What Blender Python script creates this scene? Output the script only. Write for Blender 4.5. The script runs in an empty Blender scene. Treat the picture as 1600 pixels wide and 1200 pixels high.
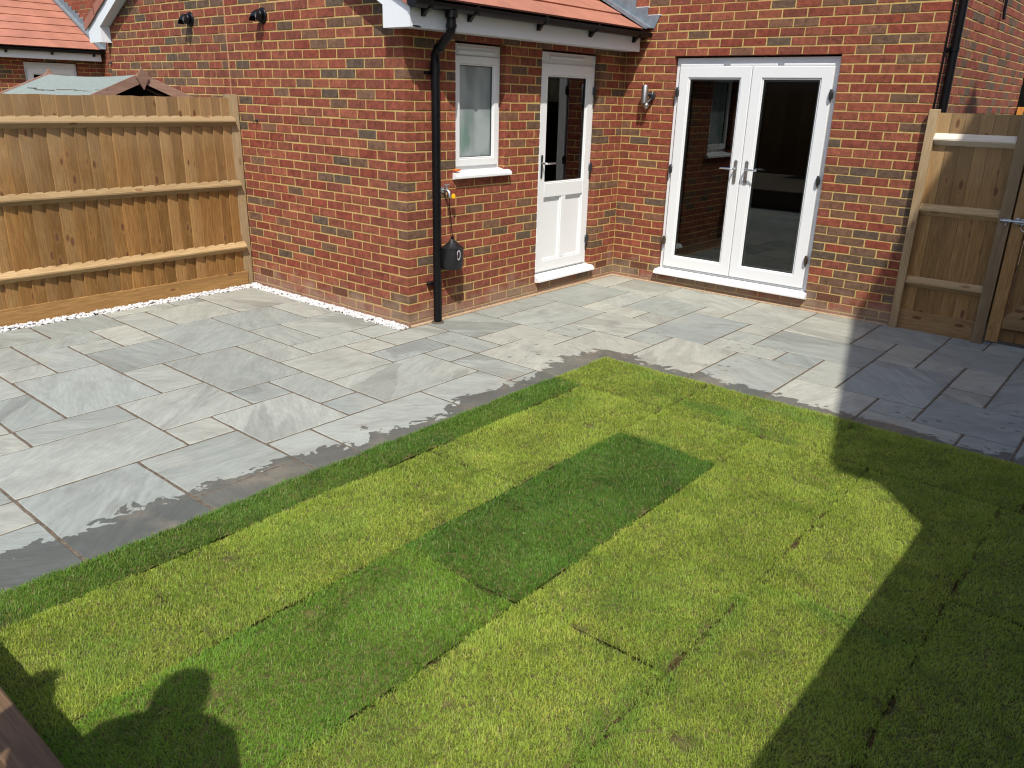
import bpy, math, random
import numpy as np
from mathutils import Vector, Matrix
random.seed(7); RNG = np.random.default_rng(7)
S = bpy.context.scene
COL = S.collection
# ------------------------------------------------------------------ camera, sky, sun
CAMP = np.array([4.6924, -7.3055, 1.8019])
yaw, pitch, roll, FPX = -0.69417, -0.346794, 0.0256197, 1235.52
ca, sa, cb, sb = math.cos(yaw), math.sin(yaw), math.cos(pitch), math.sin(pitch)
FWD = np.array([sa*cb, ca*cb, sb]); RT = np.array([ca, -sa, 0.0]); UP = np.cross(RT, FWD)
cg, sg = math.cos(roll), math.sin(roll)
RT, UP = cg*RT + sg*UP, -sg*RT + cg*UP
cam = bpy.data.cameras.new('camera'); co = bpy.data.objects.new('camera', cam); COL.objects.link(co)
co.matrix_world = Matrix(((RT[0], UP[0], -FWD[0], CAMP[0]), (RT[1], UP[1], -FWD[1], CAMP[1]),
                          (RT[2], UP[2], -FWD[2], CAMP[2]), (0, 0, 0, 1)))
cam.sensor_width = 36; cam.lens = 36*FPX/1600; cam.clip_start = .02; cam.clip_end = 500
S.camera = co
S.cycles.filter_width = 1.15
S.render.resolution_x = 1024; S.render.resolution_y = 768
SUN = Vector((-1, 1.05, -1.97)).normalized()          # direction the light travels
elev = math.asin(-SUN.z); az = math.atan2(-SUN.x, -SUN.y)   # azimuth of the sun from +Y towards +X
w = bpy.data.worlds.new('World'); S.world = w; w.use_nodes = True
nt = w.node_tree; bg = nt.nodes['Background']
sky = nt.nodes.new('ShaderNodeTexSky'); sky.sky_type = 'NISHITA'; sky.sun_disc = False
sky.sun_elevation = elev; sky.sun_rotation = az; sky.air_density = 1.0; sky.dust_density = 1.6
nt.links.new(sky.outputs[0], bg.inputs[0]); bg.inputs[1].default_value = 0.108
sl = bpy.data.lights.new('sun', 'SUN'); sl.energy = 2.7; sl.angle = math.radians(.53); sl.color = (1, .95, .87)
so = bpy.data.objects.new('sun', sl); COL.objects.link(so); so.rotation_euler = SUN.to_track_quat('-Z', 'Y').to_euler()
so.location = (8, -10, 12)
S.view_settings.view_transform = 'Standard'; S.view_settings.look = 'None'
S.view_settings.exposure = 1.02; S.view_settings.gamma = 1.0; S.view_settings.use_curve_mapping = False

def px_area(c, l, h):
    d = np.array(c) - CAMP; z = d @ FWD
    if z < .1: return 0
    u = 800 + FPX*(d @ RT)/z; v = 600 - FPX*(d @ UP)/z
    if u < -10 or u > 1610 or v < -10 or v > 1210: return 0
    return l*h/(z*z)

# ------------------------------------------------------------------ node helpers
class NT:
    def __init__(s, name):
        s.m = bpy.data.materials.new(name); s.m.use_nodes = True
        s.t = s.m.node_tree; s.b = s.t.nodes['Principled BSDF']; s.out = s.t.nodes['Material Output']
    def n(s, typ, **k):
        x = s.t.nodes.new(typ)
        for a, v in k.items():
            if a == 'ins':
                for i, q in v.items():
                    if isinstance(q, bpy.types.NodeSocket): s.t.links.new(q, x.inputs[i])
                    else: x.inputs[i].default_value = q
            else: setattr(x, a, v)
        return x
    def lk(s, a, b): s.t.links.new(a, b)
    def pos(s): return s.n('ShaderNodeNewGeometry').outputs['Position']
    def math(s, op, a, b=0.0, c=0.0):
        return s.n('ShaderNodeMath', operation=op, ins={0: a, 1: b, 2: c}).outputs[0]
    def vmul(s, v, sc, off=None):
        m = s.n('ShaderNodeVectorMath', operation='MULTIPLY', ins={0: v, 1: sc}).outputs[0]
        if off is not None: m = s.n('ShaderNodeVectorMath', operation='ADD', ins={0: m, 1: off}).outputs[0]
        return m
    def noise(s, v, sc, det=3, rough=.55, dist=0):
        x = s.n('ShaderNodeTexNoise', ins={'Vector': v, 'Scale': sc, 'Detail': det, 'Roughness': rough, 'Distortion': dist})
        return x.outputs['Fac']
    def ramp(s, f, lo, hi):   # smoothstep to 0..1
        x = s.n('ShaderNodeMapRange', interpolation_type='SMOOTHSTEP', ins={0: f, 1: lo, 2: hi, 3: 0.0, 4: 1.0})
        return x.outputs[0]
    def mr(s, f, a, b, c, d):
        return s.n('ShaderNodeMapRange', ins={0: f, 1: a, 2: b, 3: c, 4: d}).outputs[0]
    def mix(s, f, a, b, bt='MIX'):
        x = s.n('ShaderNodeMix', data_type='RGBA', blend_type=bt)
        for i, q in ((0, f), (6, a), (7, b)):
            if isinstance(q, bpy.types.NodeSocket): s.lk(q, x.inputs[i])
            else: x.inputs[i].default_value = q if i == 0 else ((*q, 1) if len(q) == 3 else q)
        return x.outputs[2]
    def scale(s, c, f):   # colour times scalar
        v = s.n('ShaderNodeVectorMath', operation='SCALE', ins={0: c}); 
        if isinstance(f, bpy.types.NodeSocket): s.lk(f, v.inputs[3])
        else: v.inputs[3].default_value = f
        return v.outputs[0]
    def attr(s, name, out='Fac'): return s.n('ShaderNodeAttribute', attribute_name=name).outputs[out]
    def oi(s, o='Random'): return s.n('ShaderNodeObjectInfo').outputs[o]
    def sep(s, v): return s.n('ShaderNodeSeparateXYZ', ins={0: v}).outputs
    def comb(s, x, y, z): return s.n('ShaderNodeCombineXYZ', ins={0: x, 1: y, 2: z}).outputs[0]
    def bump(s, h, st, dist=.01):
        b = s.n('ShaderNodeBump', ins={'Strength': st, 'Distance': dist, 'Height': h}); s.lk(b.outputs[0], s.b.inputs['Normal'])
    def set(s, col=None, rough=None, metal=None, spec=None):
        for k, v in (('Base Color', col), ('Roughness', rough), ('Metallic', metal), ('Specular IOR Level', spec)):
            if v is None: continue
            if isinstance(v, bpy.types.NodeSocket): s.lk(v, s.b.inputs[k])
            else: s.b.inputs[k].default_value = ((*v, 1) if isinstance(v, tuple) and len(v) == 3 else v)
        return s.m

def plain(name, col, rough=.5, metal=0., spec=.5, var=.12, sc=8, bump=0.):
    t = NT(name); n = t.noise(t.pos(), sc, 4)
    c = t.scale(t.n('ShaderNodeRGB').outputs[0], 1.0); t.t.nodes[-1]
    rgb = [x for x in t.t.nodes if x.type == 'RGB'][0]; rgb.outputs[0].default_value = (*col, 1)
    c = t.scale(rgb.outputs[0], t.mr(n, .25, .75, 1-var, 1+var))
    if bump: t.bump(t.noise(t.pos(), sc*12, 3), bump, .004)
    return t.set(c, rough, metal, spec)

def brick_mat(name, mode):
    t = NT(name); p = t.pos()
    base = t.oi('Color') if mode == 'obj' else t.attr('bc', 'Color')
    fine = t.noise(p, 90, 4, .7); mid = t.noise(p, 22, 4, .6, .6)
    c = t.scale(base, t.mr(mid, .3, .7, .62, 1.28))
    c = t.scale(c, t.mr(fine, .3, .7, .84, 1.16))
    # darker burnt ends and creases, pale lime smears
    cr = t.noise(t.vmul(p, (1, 1, 3.2)), 26, 3, .6, 1.2)
    c = t.mix(t.math('MULTIPLY', t.ramp(cr, .63, .71), .5), c, (.075, .045, .032))
    sm = t.noise(p, 15, 5, .75)
    c = t.mix(t.math('MULTIPLY', t.ramp(sm, .62, .74), .32), c, (.36, .22, .10))
    z = t.sep(p)[2]
    splash = t.math('MULTIPLY', t.ramp(t.math('ADD', z, t.mr(t.noise(p, 5, 4), .3, .7, -.12, .12)), .26, .02), .62)
    c = t.mix(splash, c, (.30, .215, .15))
    t.bump(t.math('ADD', t.math('MULTIPLY', mid, .8), t.math('MULTIPLY', fine, .5)), .75, .006)
    return t.set(c, .88, 0, .25)

def mortar_mat():
    t = NT('mortar'); p = t.pos(); n = t.noise(p, 60, 4, .7)
    c = t.mix(t.noise(p, 1.5, 3), (.43, .305, .105), (.50, .37, .14)); c = t.scale(c, t.mr(n, .3, .7, .82, 1.15))
    z = t.sep(p)[2]; c = t.mix(t.math('MULTIPLY', t.ramp(z, .16, .02), .55), c, (.30, .22, .16))
    t.bump(n, .6, .004); return t.set(c, .95, 0, .2)

def wood_mat(name, light, dark, axis='Z', knot=(.11, .05, .025), knots=1.0, grey=0.0, weather=1.0):
    t = NT(name)
    oc = t.n('ShaderNodeTexCoord').outputs['Object']; r = t.oi('Random')
    off = t.comb(t.math('MULTIPLY', r, 37.0), t.math('MULTIPLY', r, 91.0), t.math('MULTIPLY', r, 53.0))
    sc = {'X': (.07, 1, 1), 'Y': (1, .07, 1), 'Z': (1, 1, .07)}[axis]
    ks = {'X': (.42, 1, 1), 'Y': (1, .42, 1), 'Z': (1, 1, .42)}[axis]
    v = t.vmul(oc, sc, off)
    vo = t.n('ShaderNodeTexVoronoi', ins={'Vector': t.vmul(oc, ks, off), 'Scale': 9.5, 'Randomness': 1.0}).outputs['Distance']
    kn = t.ramp(vo, .19, .10)
    near = t.ramp(vo, .34, .10)
    g = t.noise(t.n('ShaderNodeVectorMath', operation='ADD', ins={0: v, 1: t.comb(t.math('MULTIPLY', near, .035), t.math('MULTIPLY', near, .02), 0.0)}).outputs[0], 95, 4, .6, .3)
    big = t.noise(v, 9, 3, .5)
    c = t.mix(t.ramp(g, .32, .68), light, dark)
    c = t.mix(t.math('MULTIPLY', t.ramp(big, .42, .68), .55), c, tuple(x*.72 for x in dark))
    wz = t.math('MULTIPLY', t.ramp(t.math('ADD', t.sep(t.pos())[2], t.mr(t.noise(t.pos(), 3, 3), .3, .7, -.25, .25)), .7, 1.75), .35*weather)
    c = t.mix(wz, c, (.40, .30, .175))
    tone = t.scale(c, t.mr(r, 0, 1, .70, 1.20))
    c = t.mix(t.math('MULTIPLY', near, .35*knots), tone, (.36, .19, .07))
    c = t.mix(t.math('MULTIPLY', kn, .85*knots), c, knot)
    if grey: c = t.mix(grey, c, (.42, .40, .36))
    t.bump(t.math('ADD', g, t.math('MULTIPLY', kn, -.5)), .35, .004)
    return t.set(c, .75, 0, .25)

def slab_mat():
    t = NT('riven_sandstone'); p = t.pos(); r = t.oi('Random'); base = t.oi('Color')
    off = t.comb(t.math('MULTIPLY', r, 31.0), t.math('MULTIPLY', r, 17.0), 0.0)
    ang = t.math('MULTIPLY', r, 6.0)
    rot = t.n('ShaderNodeVectorRotate', rotation_type='Z_AXIS', ins={'Vector': p, 'Angle': ang}).outputs[0]
    sv = t.vmul(rot, (1, .22, 1), off)
    bands = t.noise(sv, 6.5, 8, .68, 1.3); cloud = t.noise(t.vmul(p, (1, 1, 1), off), 2.6, 4, .6, .4)
    fine = t.noise(sv, 45, 4, .65); grit = t.noise(p, 220, 2, .6)
    c = t.scale(base, t.mr(bands, .28, .72, .80, 1.17))
    c = t.mix(t.math('MULTIPLY', t.ramp(cloud, .50, .68), .38), c, (.19, .185, .165))
    c = t.mix(t.math('MULTIPLY', t.ramp(t.noise(t.vmul(p, (1, 1, 1), off), 1.7, 3), .55, .7), .22), c, (.40, .385, .32))
    c = t.scale(c, t.mr(fine, .3, .7, .89, 1.09)); c = t.scale(c, t.mr(grit, .3, .7, .93, 1.07))
    x, y, z = t.sep(p)[0], t.sep(p)[1], t.sep(p)[2]
    # soil staining along the joints beside the turf, then the wet band left by watering
    dx = t.math('SUBTRACT', 1.64, x); dy = t.math('ADD', y, 2.57)
    d = t.math('MAXIMUM', dx, dy)
    wob = t.noise(p, 2.3, 2); rag = t.noise(t.vmul(p, (1, 1.0, 1)), 10, 4, .55, .9); rag2 = t.noise(p, 60, 3, .6)
    wd = t.mr(wob, .3, .7, .08, .24)
    far = t.ramp(y, -4.4, -5.9)
    wd = t.math('ADD', wd, t.math('MULTIPLY', far, .13))
    e = t.math('SUBTRACT', d, wd)
    e = t.math('ADD', e, t.mr(rag, .25, .75, -.11, .11)); e = t.math('ADD', e, t.mr(rag2, .3, .7, -.008, .008))
    wet = t.ramp(e, .006, -.006)
    # scattered drips and paw-sized splashes
    vo = t.n('ShaderNodeTexVoronoi', ins={'Vector': t.n('ShaderNodeVectorMath', operation='ADD', ins={0: p, 1: t.vmul(t.n('ShaderNodeTexNoise', ins={'Vector': p, 'Scale': 24.0}).outputs['Color'], (.03, .03, 0))}).outputs[0], 'Scale': 11.0}).outputs['Distance']
    zone = t.ramp(t.noise(t.vmul(p, (1, 1, 1), (3.3, 1.7, 0)), 1.5, 1), .50, .56)
    nearl = t.ramp(d, 1.7, .5)
    drip = t.math('MULTIPLY', t.math('MULTIPLY', t.ramp(vo, .22, .17), zone), nearl)
    drip = t.math('MULTIPLY', drip, t.ramp(t.math('ADD', y, t.math('MULTIPLY', x, .2)), -4.2, -3.3))
    damp = t.math('MULTIPLY', t.ramp(t.noise(sv, 2.0, 4, .5, .8), .555, .585), t.math('GREATER_THAN', r, .60))
    damp = t.math('MULTIPLY', damp, .30)
    wetall = t.math('MAXIMUM', t.math('MAXIMUM', wet, t.math('MULTIPLY', drip, .75)), damp)
    c = t.mix(wetall, c, t.mix(.18, t.scale(c, .36), (.10, .10, .08)))
    dust = t.math('MULTIPLY', t.ramp(t.noise(p, 3.1, 4, .6), .5, .75), t.ramp(d, .55, .05))
    c = t.mix(t.math('MULTIPLY', dust, .25), c, (.46, .36, .24))
    rough = t.mr(wetall, 0, 1, .78, .42)
    t.bump(t.math('ADD', t.math('MULTIPLY', bands, 1.3), t.math('MULTIPLY', fine, .5)), .7, .007)
    return t.set(c, rough, 0, .35)

def grass_mat(name, a, b, dry, dryamt):
    t = NT(name); p = t.pos(); v = t.attr('v'); h = t.attr('h')
    n1 = t.noise(p, 1.6, 3); n2 = t.noise(p, 9, 3, .6)
    f = t.math('ADD', t.math('MULTIPLY', v, .75), t.mr(n1, .3, .7, -.1, .35))
    c = t.mix(f, a, b)
    n3 = t.noise(p, 5.5, 4, .65); c = t.mix(t.math('MULTIPLY', t.ramp(n3, .50, .66), .5), c, t.mix(v, tuple(q*.5 for q in a), tuple(q*.9 for q in a)))
    c = t.mix(t.math('MULTIPLY', t.math('MULTIPLY', t.ramp(n2, .45, .68), t.ramp(v, .35, .9)), dryamt), c, dry)
    c = t.mix(t.math('MULTIPLY', t.ramp(v, .965, .98), .9), c, (.42, .36, .20))
    dk = t.attr('d'); c = t.mix(dk, c, t.mix(v, (.09, .24, .035), (.20, .38, .05)))
    c = t.scale(c, t.mr(h, 0, 1, .75, 1.1))
    t.set(c, .5, 0, .35)
    tr = t.n('ShaderNodeBsdfTranslucent'); t.lk(t.scale(c, 1.15), tr.inputs[0])
    mx = t.n('ShaderNodeMixShader', ins={0: .45}); t.lk(t.b.outputs[0], mx.inputs[1]); t.lk(tr.outputs[0], mx.inputs[2])
    t.lk(mx.outputs[0], t.out.inputs[0]); return t.m

def soil_mat(name, a, b):
    t = NT(name); p = t.pos(); n = t.noise(p, 40, 5, .7)
    t.bump(n, .9, .01); return t.set(t.mix(t.ramp(n, .35, .65), a, b), .95, 0, .2)

def glass_mat():
    t = NT('double_glazing'); t.t.nodes.remove(t.b)
    fr = t.n('ShaderNodeFresnel', ins={0: 1.5}).outputs[0]
    f = t.math('MINIMUM', t.math('MULTIPLY', fr, 1.15), 1.0)
    g = t.n('ShaderNodeBsdfGlossy', ins={0: (1, 1, 1, 1), 1: .0}); tr = t.n('ShaderNodeBsdfTransparent', ins={0: (.72, .78, .76, 1)})
    mx = t.n('ShaderNodeMixShader', ins={0: f}); t.lk(tr.outputs[0], mx.inputs[1]); t.lk(g.outputs[0], mx.inputs[2])
    t.lk(mx.outputs[0], t.out.inputs[0]); return t.m

def frosted_mat():
    t = NT('frosted_glass'); p = t.pos()
    n = t.noise(t.vmul(p, (1, 1.6, .75)), 3.4, 1.5, .4); z = t.sep(p)[2]
    g = t.ramp(t.noise(t.vmul(p, (1, 1.3, 1), (0, 4.1, .9)), 7, 1, .3), .52, .66)
    c = t.mix(t.ramp(n, .38, .62), (.17, .21, .21), (.30, .345, .34))
    c = t.mix(t.math('MULTIPLY', t.math('MULTIPLY', g, t.ramp(z, 1.75, 1.5)), .55), c, (.10, .20, .15))
    return t.set(c, .22, 0, .5)

M = {}
M['brick_o'] = brick_mat('brick_clay', 'obj'); M['brick_a'] = brick_mat('brick_clay_joined', 'att'); M['mortar'] = mortar_mat()
M['board'] = wood_mat('feather_edge_board', (.315, .172, .055), (.205, .10, .029))
M['board_pale'] = wood_mat('feather_edge_board_weathered', (.335, .20, .076), (.23, .122, .042), knots=1)
M['rail_y'] = wood_mat('arris_rail_wood', (.38, .27, .14), (.28, .18, .08), 'Y', knots=.8)
M['rail_x'] = wood_mat('arris_rail_wood_short', (.42, .31, .17), (.32, .215, .105), 'X', knots=.6)
M['rail_top'] = wood_mat('pale_rail_wood', (.60, .54, .45), (.50, .44, .35), 'X', knots=.3, weather=0)  # paler wood than the lower short rails
M['post'] = wood_mat('post_wood', (.35, .255, .135), (.255, .165, .075), 'Z', knots=.6, grey=.06)
M['gravel_board'] = wood_mat('gravel_board_wood', (.30, .17, .06), (.21, .115, .038), 'Y')
M['gravel_board_x'] = wood_mat('gravel_board_wood_short', (.30, .19, .085), (.21, .12, .05), 'X')
M['gate'] = wood_mat('gate_wood', (.33, .20, .078), (.235, .125, .042), 'Z')
M['gate_x'] = wood_mat('gate_ledge_wood', (.37, .25, .12), (.27, .165, .07), 'X')
M['sleeper'] = wood_mat('shade_toned_sleeper_wood', (.15, .085, .042), (.10, .056, .028), 'X', grey=.03)  # shade over the sleeper is put into this darker brown
M['shedwood'] = wood_mat('shed_wood', (.33, .20, .15), (.25, .145, .105), 'Y', knots=.4, weather=0)
M['slab'] = slab_mat()
M['joint'] = soil_mat('paving_joint_mortar', (.085, .068, .05), (.16, .125, .09))
M['fillet'] = soil_mat('mortar_fillet', (.30, .21, .13), (.40, .30, .20))
M['soil'] = soil_mat('soil', (.05, .03, .017), (.14, .08, .042))
M['thatch'] = soil_mat('turf_thatch', (.06, .06, .018), (.13, .115, .04))
M['ground'] = soil_mat('bare_ground', (.10, .08, .055), (.16, .13, .09))
M['upvc'] = plain('white_upvc', (.70, .715, .715), .30, 0, .5, .02, 3)
M['upvc_sh'] = plain('white_upvc_sill', (.74, .75, .75), .28, 0, .5, .02, 3)
M['fascia'] = plain('white_fascia', (.66, .69, .71), .35, 0, .5, .03, 2)
M['gasket'] = plain('black_gasket', (.02, .02, .022), .5)
M['grey_line'] = plain('grey_weatherseal', (.25, .26, .27), .6)
M['spacer'] = plain('aluminium_spacer', (.35, .36, .38), .35, .8)
M['black'] = plain('black_plastic', (.004, .004, .005), .38, 0, .25, .2, 10)
M['blackm'] = plain('black_hinge', (.018, .018, .02), .35, 0, .6)
M['bronze'] = plain('bronze_hinge', (.12, .09, .06), .3, .8)
M['steel'] = plain('brushed_steel', (.42, .41, .40), .42, 1.0, .5, .08, 30)
M['chrome'] = plain('chrome', (.70, .70, .71), .15, 1.0, .5, .03)
M['galv'] = plain('galvanised', (.50, .53, .56), .42, .9, .5, .2, 60)
M['lead'] = plain('lead_flashing', (.20, .235, .26), .5, .35, .5, .25, 12, .3)
M['tile'] = plain('clay_roof_tile', (.33, .14, .095), .8, 0, .3, .2, 3, .4)
M['tile_cap'] = plain('clay_verge_cap', (.32, .13, .09), .8, 0, .3, .12, 6, .3)
M['airbrick'] = plain('terracotta', (.15, .055, .042), .85, 0, .2, .25, 40)
M['dark'] = plain('dark_void', (.008, .007, .007), .9, 0, .1)
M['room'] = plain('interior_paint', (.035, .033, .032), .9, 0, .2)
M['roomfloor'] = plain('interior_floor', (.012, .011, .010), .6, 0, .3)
M['bag'] = plain('black_insulated_fabric', (.009, .0095, .011), .33, 0, .5, .35, 25, .5)
M['logo'] = plain('grey_printed_logo', (.45, .42, .48), .5)
M['yellow'] = plain('yellow_plastic', (.75, .38, .01), .4)
M['orange'] = plain('orange_plastic', (.62, .17, .035), .5)
M['orangewood'] = plain('orange_timber', (.55, .24, .05), .7, 0, .3, .2, 30)
M['pebble'] = plain('white_pebble', (.52, .515, .51), .8, 0, .3, .2, 60, .2)
M['felt'] = plain('green_mineral_felt', (.20, .235, .215), .9, 0, .2, .1, 25, .5)
M['render'] = plain('plain_wall', (.30, .18, .12), .9)
M['glass'] = glass_mat(); M['frost'] = frosted_mat()
M['sealant'] = plain('sealant_bead', (.42, .20, .12), .8)
M['g_light'] = grass_mat('grass_light', (.19, .31, .034), (.49, .585, .085), (.68, .58, .13), .5)
M['g_mid'] = grass_mat('grass_mid', (.09, .22, .022), (.29, .47, .048), (.45, .42, .10), .4)
M['g_dark'] = grass_mat('grass_dark', (.05, .14, .016), (.17, .34, .035), (.28, .28, .06), .3)
M['g_edge'] = grass_mat('grass_edge', (.06, .15, .018), (.20, .36, .038), (.32, .27, .07), .35)

# ------------------------------------------------------------------ object helpers
def thing(name, label, cat, loc=(0, 0, 0), group=None, kind=None):
    o = bpy.data.objects.new(name, None); COL.objects.link(o); o.location = loc; o.empty_display_size = .1
    if label: o['label'] = label
    if cat: o['category'] = cat
    if group: o['group'] = group
    if kind: o['kind'] = kind
    return o
WL = {}
def wloc(o):
    if o is None: return Vector((0, 0, 0))
    if o.name in WL: return WL[o.name]
    v = Vector(o.location) + (wloc(o.parent) if o.parent else Vector((0, 0, 0)))
    WL[o.name] = v; return v

class MB:
    def __init__(s): s.v = []; s.f = []; s.mi = []; s.sm = []
    def add(s, vs, fs, mi=0, smooth=False):
        b = len(s.v); s.v += [tuple(x) for x in vs]; s.f += [tuple(b+i for i in f) for f in fs]
        s.mi += [mi]*len(fs); s.sm += [smooth]*len(fs)
    def box(s, x0, x1, y0, y1, z0, z1, c=0., mi=0):
        if c <= 0:
            vs = [(x, y, z) for x in (x0, x1) for y in (y0, y1) for z in (z0, z1)]
            s.add(vs, [(0, 1, 3, 2), (4, 6, 7, 5), (0, 4, 5, 1), (2, 3, 7, 6), (0, 2, 6, 4), (1, 5, 7, 3)], mi); return s
        X = (x0, x1); Y = (y0, y1); Z = (z0, z1); vs = []; idx = {}
        for i in (0, 1):
            for j in (0, 1):
                for k in (0, 1):
                    ax = X[i]; ay = Y[j]; az_ = Z[k]; sx = c if i == 0 else -c; sy = c if j == 0 else -c; sz = c if k == 0 else -c
                    for d, p in (('x', (ax, ay+sy, az_+sz)), ('y', (ax+sx, ay, az_+sz)), ('z', (ax+sx, ay+sy, az_))):
                        idx[(d, i, j, k)] = len(vs); vs.append(p)
        g = lambda *a: idx[a]; fs = []
        for i in (0, 1):
            q = [g('x', i, 0, 0), g('x', i, 0, 1), g('x', i, 1, 1), g('x', i, 1, 0)]; fs.append(q if i == 0 else q[::-1])
            q = [g('y', 0, i, 0), g('y', 1, i, 0), g('y', 1, i, 1), g('y', 0, i, 1)]; fs.append(q if i == 0 else q[::-1])
            q = [g('z', 0, 0, i), g('z', 0, 1, i), g('z', 1, 1, i), g('z', 1, 0, i)]; fs.append(q if i == 0 else q[::-1])
        for a in (0, 1):
            for b in (0, 1):
                fl = (a == b)
                q = [g('y', 0, a, b), g('y', 1, a, b), g('z', 1, a, b), g('z', 0, a, b)]; fs.append(q[::-1] if fl else q)
                q = [g('x', a, 0, b), g('x', a, 1, b), g('z', a, 1, b), g('z', a, 0, b)]; fs.append(q if fl else q[::-1])
                q = [g('x', a, b, 0), g('x', a, b, 1), g('y', a, b, 1), g('y', a, b, 0)]; fs.append(q[::-1] if fl else q)
                for k in (0, 1):
                    t3 = [g('x', a, b, k), g('y', a, b, k), g('z', a, b, k)]; fs.append(t3 if (a+b+k) % 2 == 0 else t3[::-1])
        s.add(vs, fs, mi); return s
    def prism(s, pts, d0, d1, axis='y', mi=0):
        n = len(pts); vs = []
        for d in (d0, d1):
            for a, b in pts:
                vs.append({'x': (d, a, b), 'y': (a, d, b), 'z': (a, b, d)}[axis])
        s.add(vs, [tuple(range(n)), tuple(range(2*n-1, n-1, -1))] + [(i, i+n, (i+1) % n + n, (i+1) % n) for i in range(n)], mi); return s
    def tube(s, pts, r, n=14, mi=0, caps=True):
        pts = [Vector(p) for p in pts]; rs = r if isinstance(r, (list, tuple)) else [r]*len(pts); vs = []; fs = []
        up0 = None
        for i, p in enumerate(pts):
            a = pts[max(i-1, 0)]; b = pts[min(i+1, len(pts)-1)]; t = (b-a).normalized()
            ref = Vector((0, 0, 1)) if abs(t.z) < .95 else Vector((1, 0, 0))
            if up0 is not None: ref = up0
            u = t.cross(ref).normalized(); q = u.cross(t).normalized(); up0 = q
            for k in range(n):
                an = 2*math.pi*k/n; vs.append(p + rs[i]*(math.cos(an)*u + math.sin(an)*q))
        for i in range(len(pts)-1):
            for k in range(n): fs.append((i*n+k, i*n+(k+1) % n, (i+1)*n+(k+1) % n, (i+1)*n+k))
        s.add(vs, fs, mi, True)
        if caps:
            b = len(vs); base = len(s.v)-b
            s.f += [tuple(base+k for k in range(n))[::-1], tuple(base+b-n+k for k in range(n))]; s.mi += [mi]*2; s.sm += [False]*2
        return s
    def lathe(s, prof, c, axis='z', n=24, mi=0, sx=1, sy=1):
        vs = []; fs = []
        for r, h in prof:
            for k in range(n):
                a = 2*math.pi*k/n; x, y = r*math.cos(a)*sx, r*math.sin(a)*sy
                vs.append({'z': (c[0]+x, c[1]+y, c[2]+h), 'y': (c[0]+x, c[1]+h, c[2]+y), 'x': (c[0]+h, c[1]+x, c[2]+y)}[axis])
        m = len(prof)
        for i in range(m-1):
            for k in range(n): fs.append((i*n+k, i*n+(k+1) % n, (i+1)*n+(k+1) % n, (i+1)*n+k))
        fs.append(tuple(range(n))[::-1]); fs.append(tuple((m-1)*n+k for k in range(n)))
        s.add(vs, fs, mi, True); return s
    def mesh(s, name, mats, off=Vector((0, 0, 0))):
        me = bpy.data.meshes.new(name); me.from_pydata([(x-off.x, y-off.y, z-off.z) for x, y, z in s.v], [], s.f)
        for m in (mats if isinstance(mats, (list, tuple)) else [mats]): me.materials.append(m)
        me.polygons.foreach_set('material_index', s.mi); me.polygons.foreach_set('use_smooth', s.sm); me.update(); return me
    def build(s, name, mats, parent=None, label=None, origin=None, fix=True):
        base = wloc(parent); off = Vector(origin) if origin is not None else base
        o = bpy.data.objects.new(name, s.mesh(name, mats, off)); COL.objects.link(o); o.parent = parent; o.location = off - base
        if fix:
            import bmesh
            bm = bmesh.new(); bm.from_mesh(o.data); bmesh.ops.recalc_face_normals(bm, faces=bm.faces); bm.to_mesh(o.data); bm.free()
            if any(s.sm): 
                try: o.data.set_sharp_from_angle(angle=math.radians(40))
                except Exception: pass
        if label: o['label'] = label
        return o
def inst(name, me, parent, loc, color=None):
    o = bpy.data.objects.new(name, me); COL.objects.link(o); o.parent = parent
    o.location = Vector(loc) - wloc(parent)
    if color is not None: o.color = (*color, 1)
    return o
def struct(o): o['kind'] = 'structure'; return o

# ------------------------------------------------------------------ ground
g = MB(); g.box(-120, 120, -120, 120, -.42, -.40); struct(g.build('ground', M['ground']))

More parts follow.
